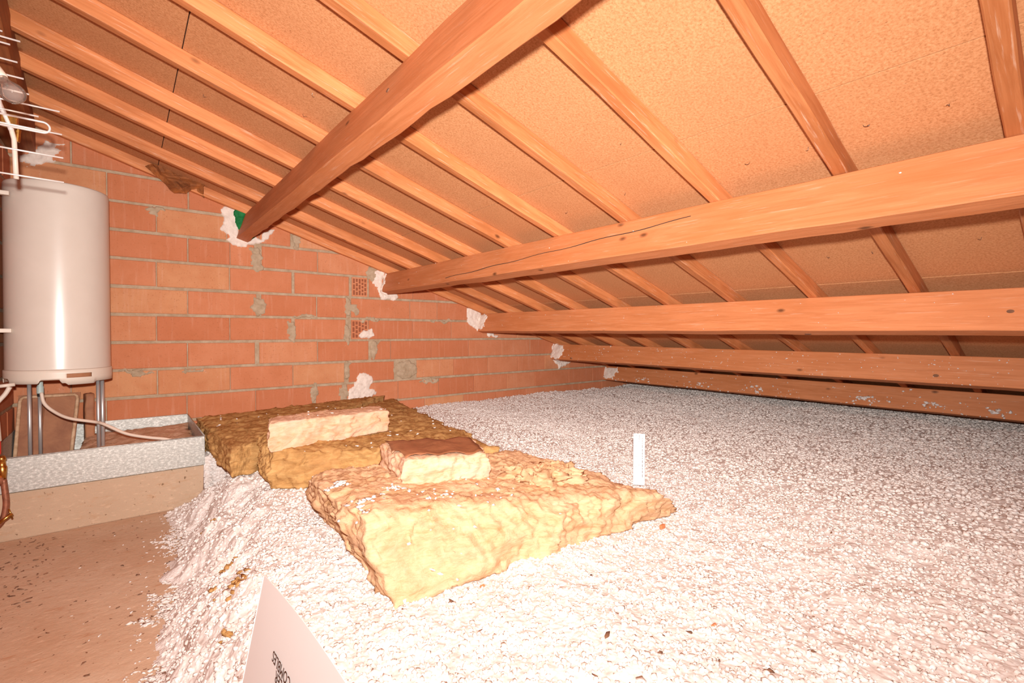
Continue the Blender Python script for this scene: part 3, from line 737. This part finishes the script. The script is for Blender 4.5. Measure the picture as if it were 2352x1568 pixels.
# water supply with red valve
sp = tag(empty('supply_pipe', (-.06, -1.2, .3)), 'white water supply pipe with brass coupling and red lever at far left', 'pipe')
X = -.062
bm = bmesh.new(); tube(bm, [(X-.022, -1.2, -.24+ZO), (X-.010, -1.2, -.46+ZO)], .014, 12); under(from_bm('white_pipe', bm, PLASTIC, None, True), sp)
bm = bmesh.new(); box(bm, (X-.045, -1.216, -.527+ZO), (X-.0005, -1.184, -.452+ZO), bev=.005); o = under(from_bm('lever', bm, RED, None), sp); o['label'] = 'red valve lever'
bm = bmesh.new()
tube(bm, [(X, -1.2, -.535+ZO), (X+.002, -1.2, -.555+ZO), (X+.002, -1.2, -.558+ZO), (X+.003, -1.2, -.585+ZO), (X+.003, -1.2, -.588+ZO), (X+.004, -1.2, -.615+ZO), (X+.005, -1.2, -.65+ZO)], .012, 12, radii=[.013, .018, .014, .014, .018, .016, .012]); o = under(from_bm('coupling', bm, BRASS, None, True), sp); o['label'] = 'brass coupling'
bm = bmesh.new(); tube(bm, [(X-.05, -1.2, -.655+ZO), (X+.008, -1.2, -.655+ZO)], .021, 12); under(from_bm('tee', bm, COPPER, None, True), sp)
bm = bmesh.new(); tube(bm, spline([(X+.006, -1.2, -.65+ZO), (X+.012, -1.2, -.72+ZO), (X+.014, -1.2, -.78+ZO), (X+.004, -1.2, -.84+ZO), (X-.02, -1.2, -.88+ZO), (X-.06, -1.2, -.90+ZO)], 5), .0125, 12); o = under(from_bm('copper_bend', bm, COPPER, None, True), sp); o['label'] = 'brown copper bend'
bm = bmesh.new(); tube(bm, [(X-.02, -1.214, -.87+ZO), (X+.036, -1.214, -.825+ZO)], .008, 10); tube(bm, [(X+.025, -1.214, -.80+ZO), (X+.036, -1.214, -.848+ZO)], .004, 8); o = under(from_bm('drain_cock', bm, BRASS, None, True), sp); o['label'] = 'brass drain cock'

# ------------------------------------------------------------------ aerial and bulb
an = tag(empty('tv_aerial', (.075, -1.8, 1.1+ZO)), 'aluminium television aerial hanging under the ridge at the left edge', 'aerial')
AY = -1.8
def boomx(z):   # leans left going up
    pts = [(.68, .0795), (.718, .079), (.864, .075), (.91, .066), (.997, .036), (1.29, -.03)]
    for (za, xa), (zb_, xb) in zip(pts, pts[1:]):
        if z <= zb_: return xa+(xb-xa)*(z-za)/(zb_-za)
    return pts[-1][1]
bm = bmesh.new(); tube(bm, [(boomx(z), AY, z+ZO) for z in (.705, .80, .864, .89, .91)], .0085, 10); under(from_bm('boom', bm, PLASTIC, None, True), an)
bm = bmesh.new(); tube(bm, [(boomx(z), AY, z+ZO) for z in (.90, .93, .997, 1.1, 1.288)], .009, 10); under(from_bm('boom', bm, ALU, None, True), an)
RODS = [(1.263, .099), (1.240, .070), (1.285, .049), (1.176, .090), (1.115, .107), (1.057, .122), (1.013, .213), (.974, .149), (.918, .219), (.820, .222), (.717, .223)]
for z, xe in RODS:
    bx = boomx(z); hl = min(xe-bx, bx-XL-.02); bm = bmesh.new()
    tube(bm, [(bx-hl, AY-.012, z+ZO+.004), (xe, AY-.012, z+ZO)], .0036, 8); under(from_bm('element', bm, ALU, None, True), an)
bm = bmesh.new(); z0 = .945; loop = []
for k in range(17):
    a_ = -math.pi/2+math.pi*k/16; loop.append((.160+.022*math.cos(a_), AY-.012, z0-.012+.022*math.sin(a_)+ZO))
loop = [(-.09, AY-.012, z0-.034+ZO+.002)]+loop+[(-.09, AY-.012, z0+.010+ZO+.002)]
tube(bm, loop, .0042, 8); under(from_bm('dipole_loop', bm, ALU, None, True), an)
bm = bmesh.new(); box(bm, (boomx(.945)-.018, AY-.006, .915+ZO), (boomx(.945)+.032, AY+.03, .965+ZO), bev=.005); o = under(from_bm('junction_box', bm, BRASS, None), an); o['label'] = 'yellowed junction box'
bm = bmesh.new(); tube(bm, [(boomx(.89)+.012, AY+.01, .86+ZO), (boomx(.89)+.016, AY+.01, .91+ZO)], .009, 10); o = under(from_bm('clamp', bm, BRASS, None), an)

blb = tag(empty('light_bulb', (.16, -2.585, .80+ZO)), 'clear unlit light bulb hanging on its cord by the aerial', 'bulb')
ax = Vector((.035, -.028, -.066)).normalized(); p0 = Vector((.146, -2.574, .822+ZO))
prof = [(0, .012), (.004, .0125), (.012, .0135), (.022, .0165), (.032, .0225), (.042, .0275), (.052, .0300), (.062, .0290), (.071, .0240), (.078, .0150), (.0815, .006)]
bm = bmesh.new(); tube(bm, [p0+ax*t for t, r in prof], .01, 28, True, [r for t, r in prof]); under(from_bm('glass_envelope', bm, GLASS, None, True), blb)
bm = bmesh.new(); tube(bm, [p0-ax*.045, p0-ax*.040, p0-ax*.004, p0+ax*.002], .014, 20, True, [.008, .0135, .0145, .0125]); under(from_bm('socket', bm, PLASTIC, None, True), blb)
bm = bmesh.new(); tube(bm, [p0+ax*.0, p0+ax*.03], .004, 10, True, [.005, .003]); tube(bm, [p0+ax*.03, p0+ax*.042+Vector((.008, 0, 0))], .0004, 5); tube(bm, [p0+ax*.03, p0+ax*.042-Vector((.008, 0, 0))], .0004, 5); under(from_bm('filament_stem', bm, GLASS, None, True), blb)
bm = bmesh.new(); q = p0-ax*.044; tube(bm, spline([q, q-ax*.05, Vector((.07, -2.52, 1.05+ZO)), Vector((.03, -2.5, 1.2+ZO)), Vector((.004, -2.5, 1.38+ZO))], 6), .0035, 8); under(from_bm('cord', bm, PLASTIC, None, True), blb)

# ------------------------------------------------------------------ blown insulation
FOOT = [(-6.5, .20), (-4.6, .30), (-4.0, .36), (-3.3, .44), (-2.8, .49), (-2.38, .57), (-1.72, .655), (-1.09, .700), (-1.03, .81), (0, .81)]
fy = np.array([a for a, b in FOOT]); fx = np.array([b for a, b in FOOT])
def grid_axis(segs):
    out = [segs[0][0]]
    for a, b, s0, s1 in segs:
        x = a
        while x < b-1e-6:
            s = s0+(s1-s0)*(x-a)/(b-a); x = min(b, x+s); out.append(x)
    return np.array(out)
gx = grid_axis([(.2, 2.4, .009, .009), (2.4, 4.2, .009, .015), (4.2, XR-.005, .014, .024)])
gy = grid_axis([(YF+.02, -4.9, .05, .03), (-4.9, -4.25, .03, .009), (-4.25, -2.5, .009, .009), (-2.5, -.004, .009, .015)])
GX, GY = np.meshgrid(gx, gy); xy = np.stack([GX.ravel(), GY.ravel()], 1)
ZI = -.715+ZO
def pile_height(xy):
    q3 = np.stack([xy[:, 0], xy[:, 1], xy[:, 0]*0], 1)
    f = np.interp(xy[:, 1], fy, fx)
    wob = .05*fbm(q3*3.1, 3, 2)+.045*fbm(q3*8, 4, 5); wob = np.where(xy[:, 1] > -1.02, 0, wob)
    t = np.clip((xy[:, 0]-f+.05-wob)/.42, 0, 1)
    ramp_ = np.where(xy[:, 1] > -1.03, np.clip((xy[:, 0]-.8)/.002, 0, 1), np.clip(.25*(1-(1-t)**2.2)+.75*t*t*(3-2*t), 0, 1))
    top = ZI+.018*fbm(q3*1.3, 3, 8)+.010*fbm(q3*5, 2, 9)
    return ramp_, top, t
ramp_, top, tt = pile_height(xy)
q2w = np.stack([xy[:, 0], xy[:, 1], xy[:, 0]*0], 1); wxy = xy+.006*np.stack([fbm(q2w*55, 2, 61), fbm(q2w*55+7, 2, 62)], 1)
cl = tufts(wxy, .044, 21)*.35+tufts(wxy+3.3, .025, 31)*.55
q3 = np.stack([xy[:, 0], xy[:, 1], xy[:, 0]*0], 1)
cl = cl+.002*fbm(q3*80, 2, 3)
amp = np.clip(tt*4, 0, 1); amp = np.where(xy[:, 1] > -1.03, 1, amp)
H = np.maximum(top-.02, 0)*ramp_ + cl*np.clip(ramp_*6, 0, 1)*.46
jx = fbm(q3*30, 2, 13)*.002*amp; jy = fbm(q3*30+9, 2, 14)*.002*amp
keep = (ramp_ > .004).reshape(GX.shape)
V = np.stack([np.clip(xy[:, 0]+jx, .2, XR-.004), np.clip(xy[:, 1]+jy, YF+.015, -.004), H], 1)
ny_, nx_ = GX.shape; ii = np.arange(ny_*nx_).reshape(ny_, nx_)
ok = keep[:-1, :-1] | keep[1:, :-1] | keep[:-1, 1:] | keep[1:, 1:]
Fq = np.stack([ii[:-1, :-1], ii[:-1, 1:], ii[1:, 1:], ii[1:, :-1]], -1)[ok]
used = np.zeros(ny_*nx_, bool); used[Fq.ravel()] = True; rem = np.cumsum(used)-1
Vg, Fg = V[used], rem[Fq]
Fg = np.concatenate([Fg[:, [0, 1, 2]], Fg[:, [0, 2, 3]]])
# granules of loose wool lying on the blanket: many small irregular tufts
def hgt(xy):
    ix = np.clip(np.searchsorted(gx, xy[:, 0])-1, 0, nx_-2); iy = np.clip(np.searchsorted(gy, xy[:, 1])-1, 0, ny_-2); Hm = H.reshape(GX.shape)
    fx_ = (xy[:, 0]-gx[ix])/(gx[ix+1]-gx[ix]); fy_ = (xy[:, 1]-gy[iy])/(gy[iy+1]-gy[iy])
    return (Hm[iy, ix]*(1-fx_)+Hm[iy, ix+1]*fx_)*(1-fy_)+(Hm[iy+1, ix]*(1-fx_)+Hm[iy+1, ix+1]*fx_)*fy_
ico = bmesh.new(); bmesh.ops.create_icosphere(ico, subdivisions=1, radius=1); ico.verts.index_update(); IV = np.array([v.co[:] for v in ico.verts]); IF = np.array([[v.index for v in f.verts] for f in ico.faces]); ico.free()
def granules(n, x0, x1, y0, y1, r0, r1):
    xy = np.stack([RNG.uniform(x0, x1, n), RNG.uniform(y0, y1, n)], 1)
    rp, _, t_ = pile_height(xy); z = hgt(xy); k = (rp > .02) & (z > .004) & ((xy[:, 1] < -1.04) | (xy[:, 0] > .825)); xy, z = xy[k], z[k]; n = len(xy)
    r = RNG.uniform(r0, r1, n)*RNG.uniform(.7, 1.25, n)
    v = IV[None]*(1+RNG.uniform(-.36, .36, (n, len(IV), 1)))*RNG.uniform(.7, 1.35, (n, 1, 3))*np.array([1, 1, .85])*r[:, None, None]
    a = RNG.uniform(0, 6.283, n); c_, s_ = np.cos(a)[:, None], np.sin(a)[:, None]
    v = np.stack([v[:, :, 0]*c_-v[:, :, 1]*s_, v[:, :, 0]*s_+v[:, :, 1]*c_, v[:, :, 2]], 2)
    v[:, :, 0] += xy[:, :1]; v[:, :, 1] += xy[:, 1:]; v[:, :, 2] += (z+r*RNG.uniform(-.32, .30, n))[:, None]
    v[:, :, 1] = np.minimum(v[:, :, 1], -.003)
    return v.reshape(-1, 3), (IF[None]+(np.arange(n)*len(IV))[:, None, None]).reshape(-1, 3)
for args in ((40000, .35, 3.0, -4.95, -2.2, .0036, .0082), (18000, .6, 3.6, -2.2, 0, .0052, .0105), (28000, 3.0, 5.0, -4.95, -.0, .0062, .0118), (22000, 4.6, 6.95, -4.9, 0, .009, .016)):
    v, f = granules(*args); Fg = np.concatenate([Fg, f+len(Vg)]); Vg = np.concatenate([Vg, v])
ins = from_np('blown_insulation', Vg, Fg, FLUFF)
tag(ins, 'thick blanket of loose white blown insulation covering the attic floor', 'insulation', kind='stuff')

# ------------------------------------------------------------------ glass wool batts
ZB = ZI-.012
slab('wool_batt', [(1.03, -3.32), (2.34, -3.42), (2.10, -2.64), (1.09, -2.34)], ZB, [-.475+ZO, -.60+ZO, -.555+ZO, -.535+ZO], WOOL,
     'large yellow glass wool batt lying nearest, dusted with white flocks', 'wool batt', n=(150, 100, 24), amp=.011, freq=8, seed=11, rnd=.3, edge_rag=.014,
     top4=[(.975, -3.16), (2.18, -3.46), (2.08, -2.60), (1.04, -2.42)])
slab('wool_batt', [(1.00, -1.95), (2.03, -2.50), (2.40, -.34), (1.02, -1.56)], ZB, [-.53+ZO, -.555+ZO, -.55+ZO, -.51+ZO], WOOLD,
     'brownish yellow wool batt in the middle, half under the cut strip', 'wool batt', n=(120, 110, 20), amp=.012, freq=8, seed=21, rnd=.25, edge_rag=.014)
slab('wool_batt', [(.875, -1.61), (.985, -1.57), (2.36, -.25), (.83, -.42)], ZB, [-.56+ZO, -.55+ZO, -.525+ZO, -.55+ZO], WOOLD,
     'dark brown wool batt at the back against the brick wall', 'wool batt', n=(90, 90, 20), amp=.012, freq=8, seed=31, rnd=.22, edge_rag=.014)
slab('wool_strip', [(.985, -1.96), (1.68, -1.83), (1.72, -1.66), (1.03, -1.77)], -.533+ZO, [-.385+ZO, -.405+ZO, -.395+ZO, -.38+ZO], WOOLP,
     'long pale pink wool strip lying on the back batts', 'wool strip', n=(80, 20, 24), amp=.005, freq=13, seed=41, rnd=.12, edge_rag=.010)
kp = slab('wool_block', [(1.275, -2.88), (1.63, -2.95), (1.72, -2.70), (1.32, -2.56)], -.56+ZO, [-.425+ZO, -.445+ZO, -.435+ZO, -.42+ZO], WOOLP,
     'short pink wool block with a brown paper face lying on the largest batt', 'wool block', n=(60, 40, 24), amp=.005, freq=12, seed=51, rnd=.16, edge_rag=.010)
slab('wool_scrap', [(1.68, -3.13), (1.93, -3.21), (1.99, -3.08), (1.76, -2.97)], -.575+ZO, [-.50+ZO, -.525+ZO, -.51+ZO, -.51+ZO], WOOL,
     'small torn scrap of yellow wool on the right of the largest batt', 'wool scrap', n=(40, 26, 14), amp=.014, freq=18, seed=61, rnd=.4, edge_rag=.05)

# ------------------------------------------------------------------ depth gauge
dg = tag(empty('depth_gauge', (2.47, -3.12, ZI-.02)), 'white card depth gauge standing in the insulation behind the largest batt', 'gauge')
def text_part(name, s, size, mat, parent, mw, align='LEFT', sx=1.0):
    c = bpy.data.curves.new(name, 'FONT'); c.body = s; c.size = size; c.align_x = align; c.extrude = .0002
    t = bpy.data.objects.new(name, c); COL.objects.link(t); bpy.context.view_layer.update()
    me = bpy.data.meshes.new_from_object(t.evaluated_get(bpy.context.evaluated_depsgraph_get()))
    bpy.data.objects.remove(t); bpy.data.curves.remove(c); me.transform(mw @ Matrix.Diagonal((sx, 1, 1, 1))); me.materials.clear()
    return under(link(name, me, mat), parent)
def frame(o, x, y, z):
    m = Matrix((Vector(x), Vector(y), Vector(z))).transposed().to_4x4(); m.translation = Vector(o); return m
GR = Vector((.588, -.809, 0)); GN = Vector((-.809, -.588, 0)); GL = Vector((2.525, -3.05, -.458+ZO)); GWD = .059; GH = .275
def gp(a, b, off=0): return GL+GR*a-Vector((0, 0, b))+GN*off
bm = bmesh.new(); f = [bm.verts.new(gp(a, b, .0008)) for a, b in ((0, 0), (GWD, 0), (GWD, GH), (0, GH))]; g = [bm.verts.new(gp(a, b, -.0008)) for a, b in ((0, 0), (GWD, 0), (GWD, GH), (0, GH))]
bm.faces.new(f); bm.faces.new(g[::-1])
for i in range(4): j = (i+1) % 4; bm.faces.new((f[i], g[i], g[j], f[j]))
under(from_bm('card_strip', bm, GAUGE), dg)
UPV = Vector((0, 0, 1))
for k in range(4):
    text_part('number', ['5', '5', '2', '5'][k], .014, BLACK, dg, frame(gp(.009, .006+k*.056+.0, .0016), -UPV, GR, GN))
text_part('number', '10', .012, BLACK, dg, frame(gp(.026, .160, .0016), -UPV, GR, GN))
text_part('print', 'ANI/SI', .013, BLACK, dg, frame(gp(.026, .006, .0016), -UPV, GR, GN), sx=1.15)
bm = bmesh.new()
for k in range(28):      # centimetre ticks and the lines of fine print
    b = .004+k*.0098; l = .010 if k % 5 == 0 else .005
    vs = [bm.verts.new(gp(a, z, .0012)) for a, z in ((0, b), (l, b), (l, b+.0009), (0, b+.0009))]; bm.faces.new(vs)
rr = random.Random(4)
b = .02
while b < .22:
    l = rr.uniform(.006, .018)
    vs = [bm.verts.new(gp(a, z, .0012)) for a, z in ((.046, b), (.0485, b), (.0485, b+l), (.046, b+l))]; bm.faces.new(vs); b += l+rr.uniform(.003, .006)
tag(under(from_bm('fine_print', bm, INK), dg), kind='stuff')

# folded card stuck upright in the edge of the insulation
KP, K1, K2, KN = Vector((.655, -3.3958, -.4729+ZO)), Vector((.032, -.9992, .0239)), Vector((-.2044, -.03, -.9784)), Vector((-.978, -.026, .205))
card = tag(empty('folded_card', (.60, -3.7, .16)), 'large white printed card stuck upside down in the white insulation beside the walkway', 'card')
def kp_(a, b, off=0):
    sag = .012*math.sin(min(1, a/.6)*math.pi)
    return KP+K1*a+K2*(b-sag*max(0, 1-b/.3))+KN*off
def sheet(name, a0, a1, b0, b1, fold=0.0, na=16, nb=8):
    bm = bmesh.new(); F_, B_ = [], []
    for i in range(na+1):
        a = a0+(a1-a0)*i/na
        for j in range(nb+1):
            b = b0+(b1-b0)*j/nb; off = -fold*(a1-a) + .006*math.sin(a*5)*(b)
            F_.append(bm.verts.new(kp_(a, b, off+.0008))); B_.append(bm.verts.new(kp_(a, b, off-.0008)))
    ix = lambda i, j: i*(nb+1)+j
    for i in range(na):
        for j in range(nb):
            q = [ix(i, j), ix(i+1, j), ix(i+1, j+1), ix(i, j+1)]; bm.faces.new([F_[k] for k in q]); bm.faces.new([B_[k] for k in q[::-1]])
    ring = [ix(i, 0) for i in range(na+1)]+[ix(na, j) for j in range(1, nb+1)]+[ix(i, nb) for i in range(na-1, -1, -1)]+[ix(0, j) for j in range(nb-1, 0, -1)]
    for a, b in zip(ring, ring[1:]+ring[:1]): bm.faces.new((F_[a], B_[a], B_[b], F_[b]))
    return under(from_bm(name, bm, PAPER, None, False), card)
sheet('front_page', .026, .62, 0, .46)
bm = bmesh.new(); tube(bm, [kp_(.025, b, .0012+.006*math.sin(.125)*b) for b in (.002, .1, .2, .3, .4)], .0007, 6); under(from_bm('crease', bm, PAPER), card)
sheet('folded_flap', .0, .024, .004, .46, fold=.55, na=3)
for s, a, b in (('SES COMBLES', .176, .0955), ('ISOLER', .211, .1165), ('POUR', .235, .1375)):
    text_part('printed_line', s, .027, INK, card, frame(kp_(a, b, .0022+.006*math.sin(a*5)*b), -K1, K2, KN), 'RIGHT', .98)

# kraft paper face of the pink block
bpy.context.view_layer.update()
from mathutils.bvhtree import BVHTree
def bvh(o):
    me = o.data; mw_ = o.matrix_world
    return BVHTree.FromPolygons([mw_@v.co for v in me.vertices], [tuple(p.vertices) for p in me.polygons])
kb = bvh(kp)
def on_top(tree, x, y, z=2.0):
    h = tree.ray_cast(Vector((x, y, z)), Vector((0, 0, -1)), 3); return h[0]
bm = bmesh.new(); nu, nv = 16, 10; c4 = [(1.285, -2.862), (1.622, -2.938), (1.705, -2.69), (1.325, -2.568)]; G = []
for i in range(nu+1):
    row = []
    for j in range(nv+1):
        u, v = i/nu, j/nv
        x = (1-u)*(1-v)*c4[0][0]+u*(1-v)*c4[1][0]+u*v*c4[2][0]+(1-u)*v*c4[3][0]; y = (1-u)*(1-v)*c4[0][1]+u*(1-v)*c4[1][1]+u*v*c4[2][1]+(1-u)*v*c4[3][1]
        x += .010*math.sin(v*9+u*2)*(1-u)*.8; y += .010*math.sin(u*14)*(1-v)
        h = on_top(kb, x, y); z = (h.z if h else -.44+ZO)+.006+.006*abs(math.sin(u*7+v*1.5))
        row.append(bm.verts.new((x, y, z)))
    G.append(row)
for i in range(nu):
    for j in range(nv): bm.faces.new((G[i][j], G[i+1][j], G[i+1][j+1], G[i][j+1]))
o = from_bm('paper_face', bm, KRAFT, None, True); under(o, kp); o['label'] = 'brown kraft paper face'
o.modifiers.new('thickness', 'SOLIDIFY').thickness = .0015

# ------------------------------------------------------------------ loose flocks, crumbs, nails
class Lumps:
    def __init__(s): s.V = []; s.F = []; s.n = 0
    def add(s, p, r, flat=.7):
        d = 1+RNG.uniform(-.55, .55, (len(IV), 1)); a = RNG.uniform(0, 6.28); c_, s_ = math.cos(a), math.sin(a)
        v = IV*d*np.array([r*RNG.uniform(.8, 2.3), r*RNG.uniform(.5, 1.1), r*flat]); v = np.stack([v[:, 0]*c_-v[:, 1]*s_, v[:, 0]*s_+v[:, 1]*c_, v[:, 2]], 1)
        s.V.append(v+np.array(p)); s.F.append(IF+s.n); s.n += len(IV)
    def build(s, name, mat): return from_np(name, np.concatenate(s.V), np.concatenate(s.F), mat)
fl = Lumps()
for k in range(900):             # matted clumps along the foot of the slope
    y = RNG.uniform(-4.6, -1.05); f = np.interp(y, fy, fx); x = f-.01+.07*RNG.normal()*.6+.03*math.sin(y*9)
    c_ = RNG.uniform(.004, .011)
    for q_ in range(5): fl.add((x+RNG.normal(0, c_), y+RNG.normal(0, c_*1.4), c_*.3), c_*RNG.uniform(.4, .9), .5)
for k in range(2600):            # thinning out over the walkway
    y = RNG.uniform(-4.6, -1.05); f = np.interp(y, fy, fx); d = abs(RNG.exponential(.06)); x = f+.07-d+.03*math.sin(y*9)+.02*math.sin(y*23)
    if x < XL+.02: continue
    r = RNG.uniform(.002, .011)*(1 if d < .10 else .5); fl.add((x, y, r*.35), r, .5)
trees = [(o, bvh(o)) for o in bpy.data.objects if o.name.startswith(('wool_batt', 'wool_strip'))]
def drop(x, y, r, n, spread):
    for k in range(n):
        xx, yy = x+RNG.normal(0, spread), y+RNG.normal(0, spread); best = None
        for o, t in trees:
            h = on_top(t, xx, yy)
            if h and (best is None or h.z > best): best = h.z
        if best: rr_ = r*RNG.uniform(.5, 1.4); fl.add((xx, yy, best+rr_*.3), rr_, .6)
for x, y, r, n_, s in [(1.05, -2.75, .007, 26, .035), (1.02, -3.05, .007, 30, .04), (1.20, -2.95, .006, 22, .03), (1.32, -3.12, .006, 20, .05), (1.5, -3.2, .005, 12, .10), (1.04, -2.4, .006, 16, .06),
                       (1.7, -1.9, .006, 10, .10), (1.5, -.7, .006, 12, .25), (1.9, -1.6, .006, 14, .2), (1.25, -2.4, .005, 10, .12), (1.0, -.7, .007, 8, .10), (1.45, -2.2, .006, 10, .1), (1.2, -3.3, .006, 18, .06), (1.6, -2.9, .005, 12, .12), (1.3, -1.75, .005, 10, .08)]: drop(x, y, r, n_, s)
def on_purlin(i, n_, rmin, rmax, zbias=1.0):
    x, z, h = PUR[i][:3]
    for k in range(n_):
        y = -RNG.uniform(.15, 4.4); w = h*(1-RNG.uniform(0, 1)**zbias*.97)
        p = Vector((x, y, z+ZO))-NRM*w-SLOPE*.001; r = RNG.uniform(rmin, rmax); fl.add(p, r, 1.0)
on_purlin(3, 190, .0015, .005); on_purlin(4, 150, .002, .008, 1.8); on_purlin(2, 26, .0015, .003); on_purlin(1, 12, .0015, .003)
for y, n_ in ((-3.2, 26), (-2.2, 14), (-1.5, 10), (-3.7, 14), (-.7, 12), (-4.1, 12)):
    for k in range(n_):
        p = Vector((PUR[4][0], y+RNG.normal(0, .06), PUR[4][1]+ZO))-NRM*(.15+RNG.normal(0, .02))-SLOPE*.004; fl.add(p, RNG.uniform(.005, .013), 1.0)
tag(fl.build('loose_flocks', FLUFF), 'stray white flocks scattered over concrete, yellow batts and beams', 'flocks', kind='stuff')

it = bvh(ins); cr = Lumps()
for x, y, r in [(1.171, -3.386, .009), (1.161, -3.555, .006), (1.399, -3.802, .006), (1.443, -3.931, .007), (1.543, -4.031, .006), (1.596, -3.921, .005), (1.601, -4.129, .007), (1.764, -4.163, .007), (2.965, -1.738, .010), (2.877, -2.645, .006), (1.52, -3.89, .003)]+[(RNG.uniform(1, 4), RNG.uniform(-4.3, -1), RNG.uniform(.002, .005)) for k in range(60)]:
    h = on_top(it, x, y)
    if h and h.z > .2 and h.z < .36: cr.add((x, y, h.z+.001), r, .5)
for k in range(240):
    x = RNG.uniform(XL+.03, .5); y = RNG.uniform(-3.6, -1.06); r = RNG.uniform(.002, .006)
    if RNG.random() < .45: x, y = RNG.uniform(XL+.03, .12), RNG.uniform(-1.9, -1.05)
    if x < np.interp(y, fy, fx): cr.add((x, y, r*.3), r, .4)
tag(cr.build('brown_crumbs', TRASH), 'dark brown crumbs strewn on the concrete and the white insulation', 'debris', kind='stuff')
yt = Lumps()
for x, y, n_, s in [(.716, -2.514, 12, .018), (.714, -2.731, 14, .025), (.737, -1.826, 8, .015), (.70, -2.80, 10, .02), (.64, -2.98, 6, .012), (.66, -2.6, 4, .02)]:
    for k in range(n_):
        xx, yy = x+RNG.normal(0, s), y+RNG.normal(0, s); h = on_top(it, xx, yy)
        if h: yt.add((xx, yy, h.z+.003), RNG.uniform(.005, .012), .7)
tag(yt.build('yellow_wool_crumbs', WOOLD), 'bits of yellow wool caught in the sloping edge of the white insulation', 'debris', kind='stuff')
for i, (x, y) in enumerate([(1.294, -3.38), (2.15, -3.475), (1.666, -3.954)]):
    h = on_top(it, x, y); z = h.z if h else ZI; bm = bmesh.new(); s = [.008, .014, .007][i]
    box(bm, (-s, -s*.6, -s*.4), (s, s*.6, s*.5), bev=s*.2); bmesh.ops.rotate(bm, verts=bm.verts, cent=(0, 0, 0), matrix=Matrix.Rotation(.5+i, 3, 'X'))
    o = from_bm('clay_chip', bm, CLAY); o.location = (x, y, z+s*.2)
    tag(o, ['small orange clay chip at the front edge of the largest batt', 'orange clay chip by the right tip of the largest batt', 'tiny red clay chip alone out on the white insulation'][i], 'chip', 'clay chips on the insulation')
NAILS = [(2.396, -4.309), (2.383, -4.091), (2.416, -3.696), (2.42, -3.911), (2.069, -3.312), (2.006, -2.938), (2.393, -3.088), (2.419, -2.653), (.747, -1.667), (1.131, -2.041), (1.107, -2.281), (3.339, -3.689), (3.339, -3.887), (3.314, -4.285)]
for x, y in NAILS:
    a = Vector((x, y, zr(x, RH-.001))); d = Vector((RNG.normal(0, .5), RNG.normal(0, .5), 0)); bm = bmesh.new()
    tube(bm, spline([a, a-NRM*.008+d*.004, a-NRM*.012+d*.014, a-NRM*.008+d*.022+Vector((.004, .006, 0)), a-NRM*.006+d*.018+Vector((.01, .01, 0))], 4), .0009, 6)
    o = from_bm('bent_nail', bm, DARKM, None); o.parent = ceil; o.matrix_parent_inverse = Matrix.Translation(-Vector(ceil.location))
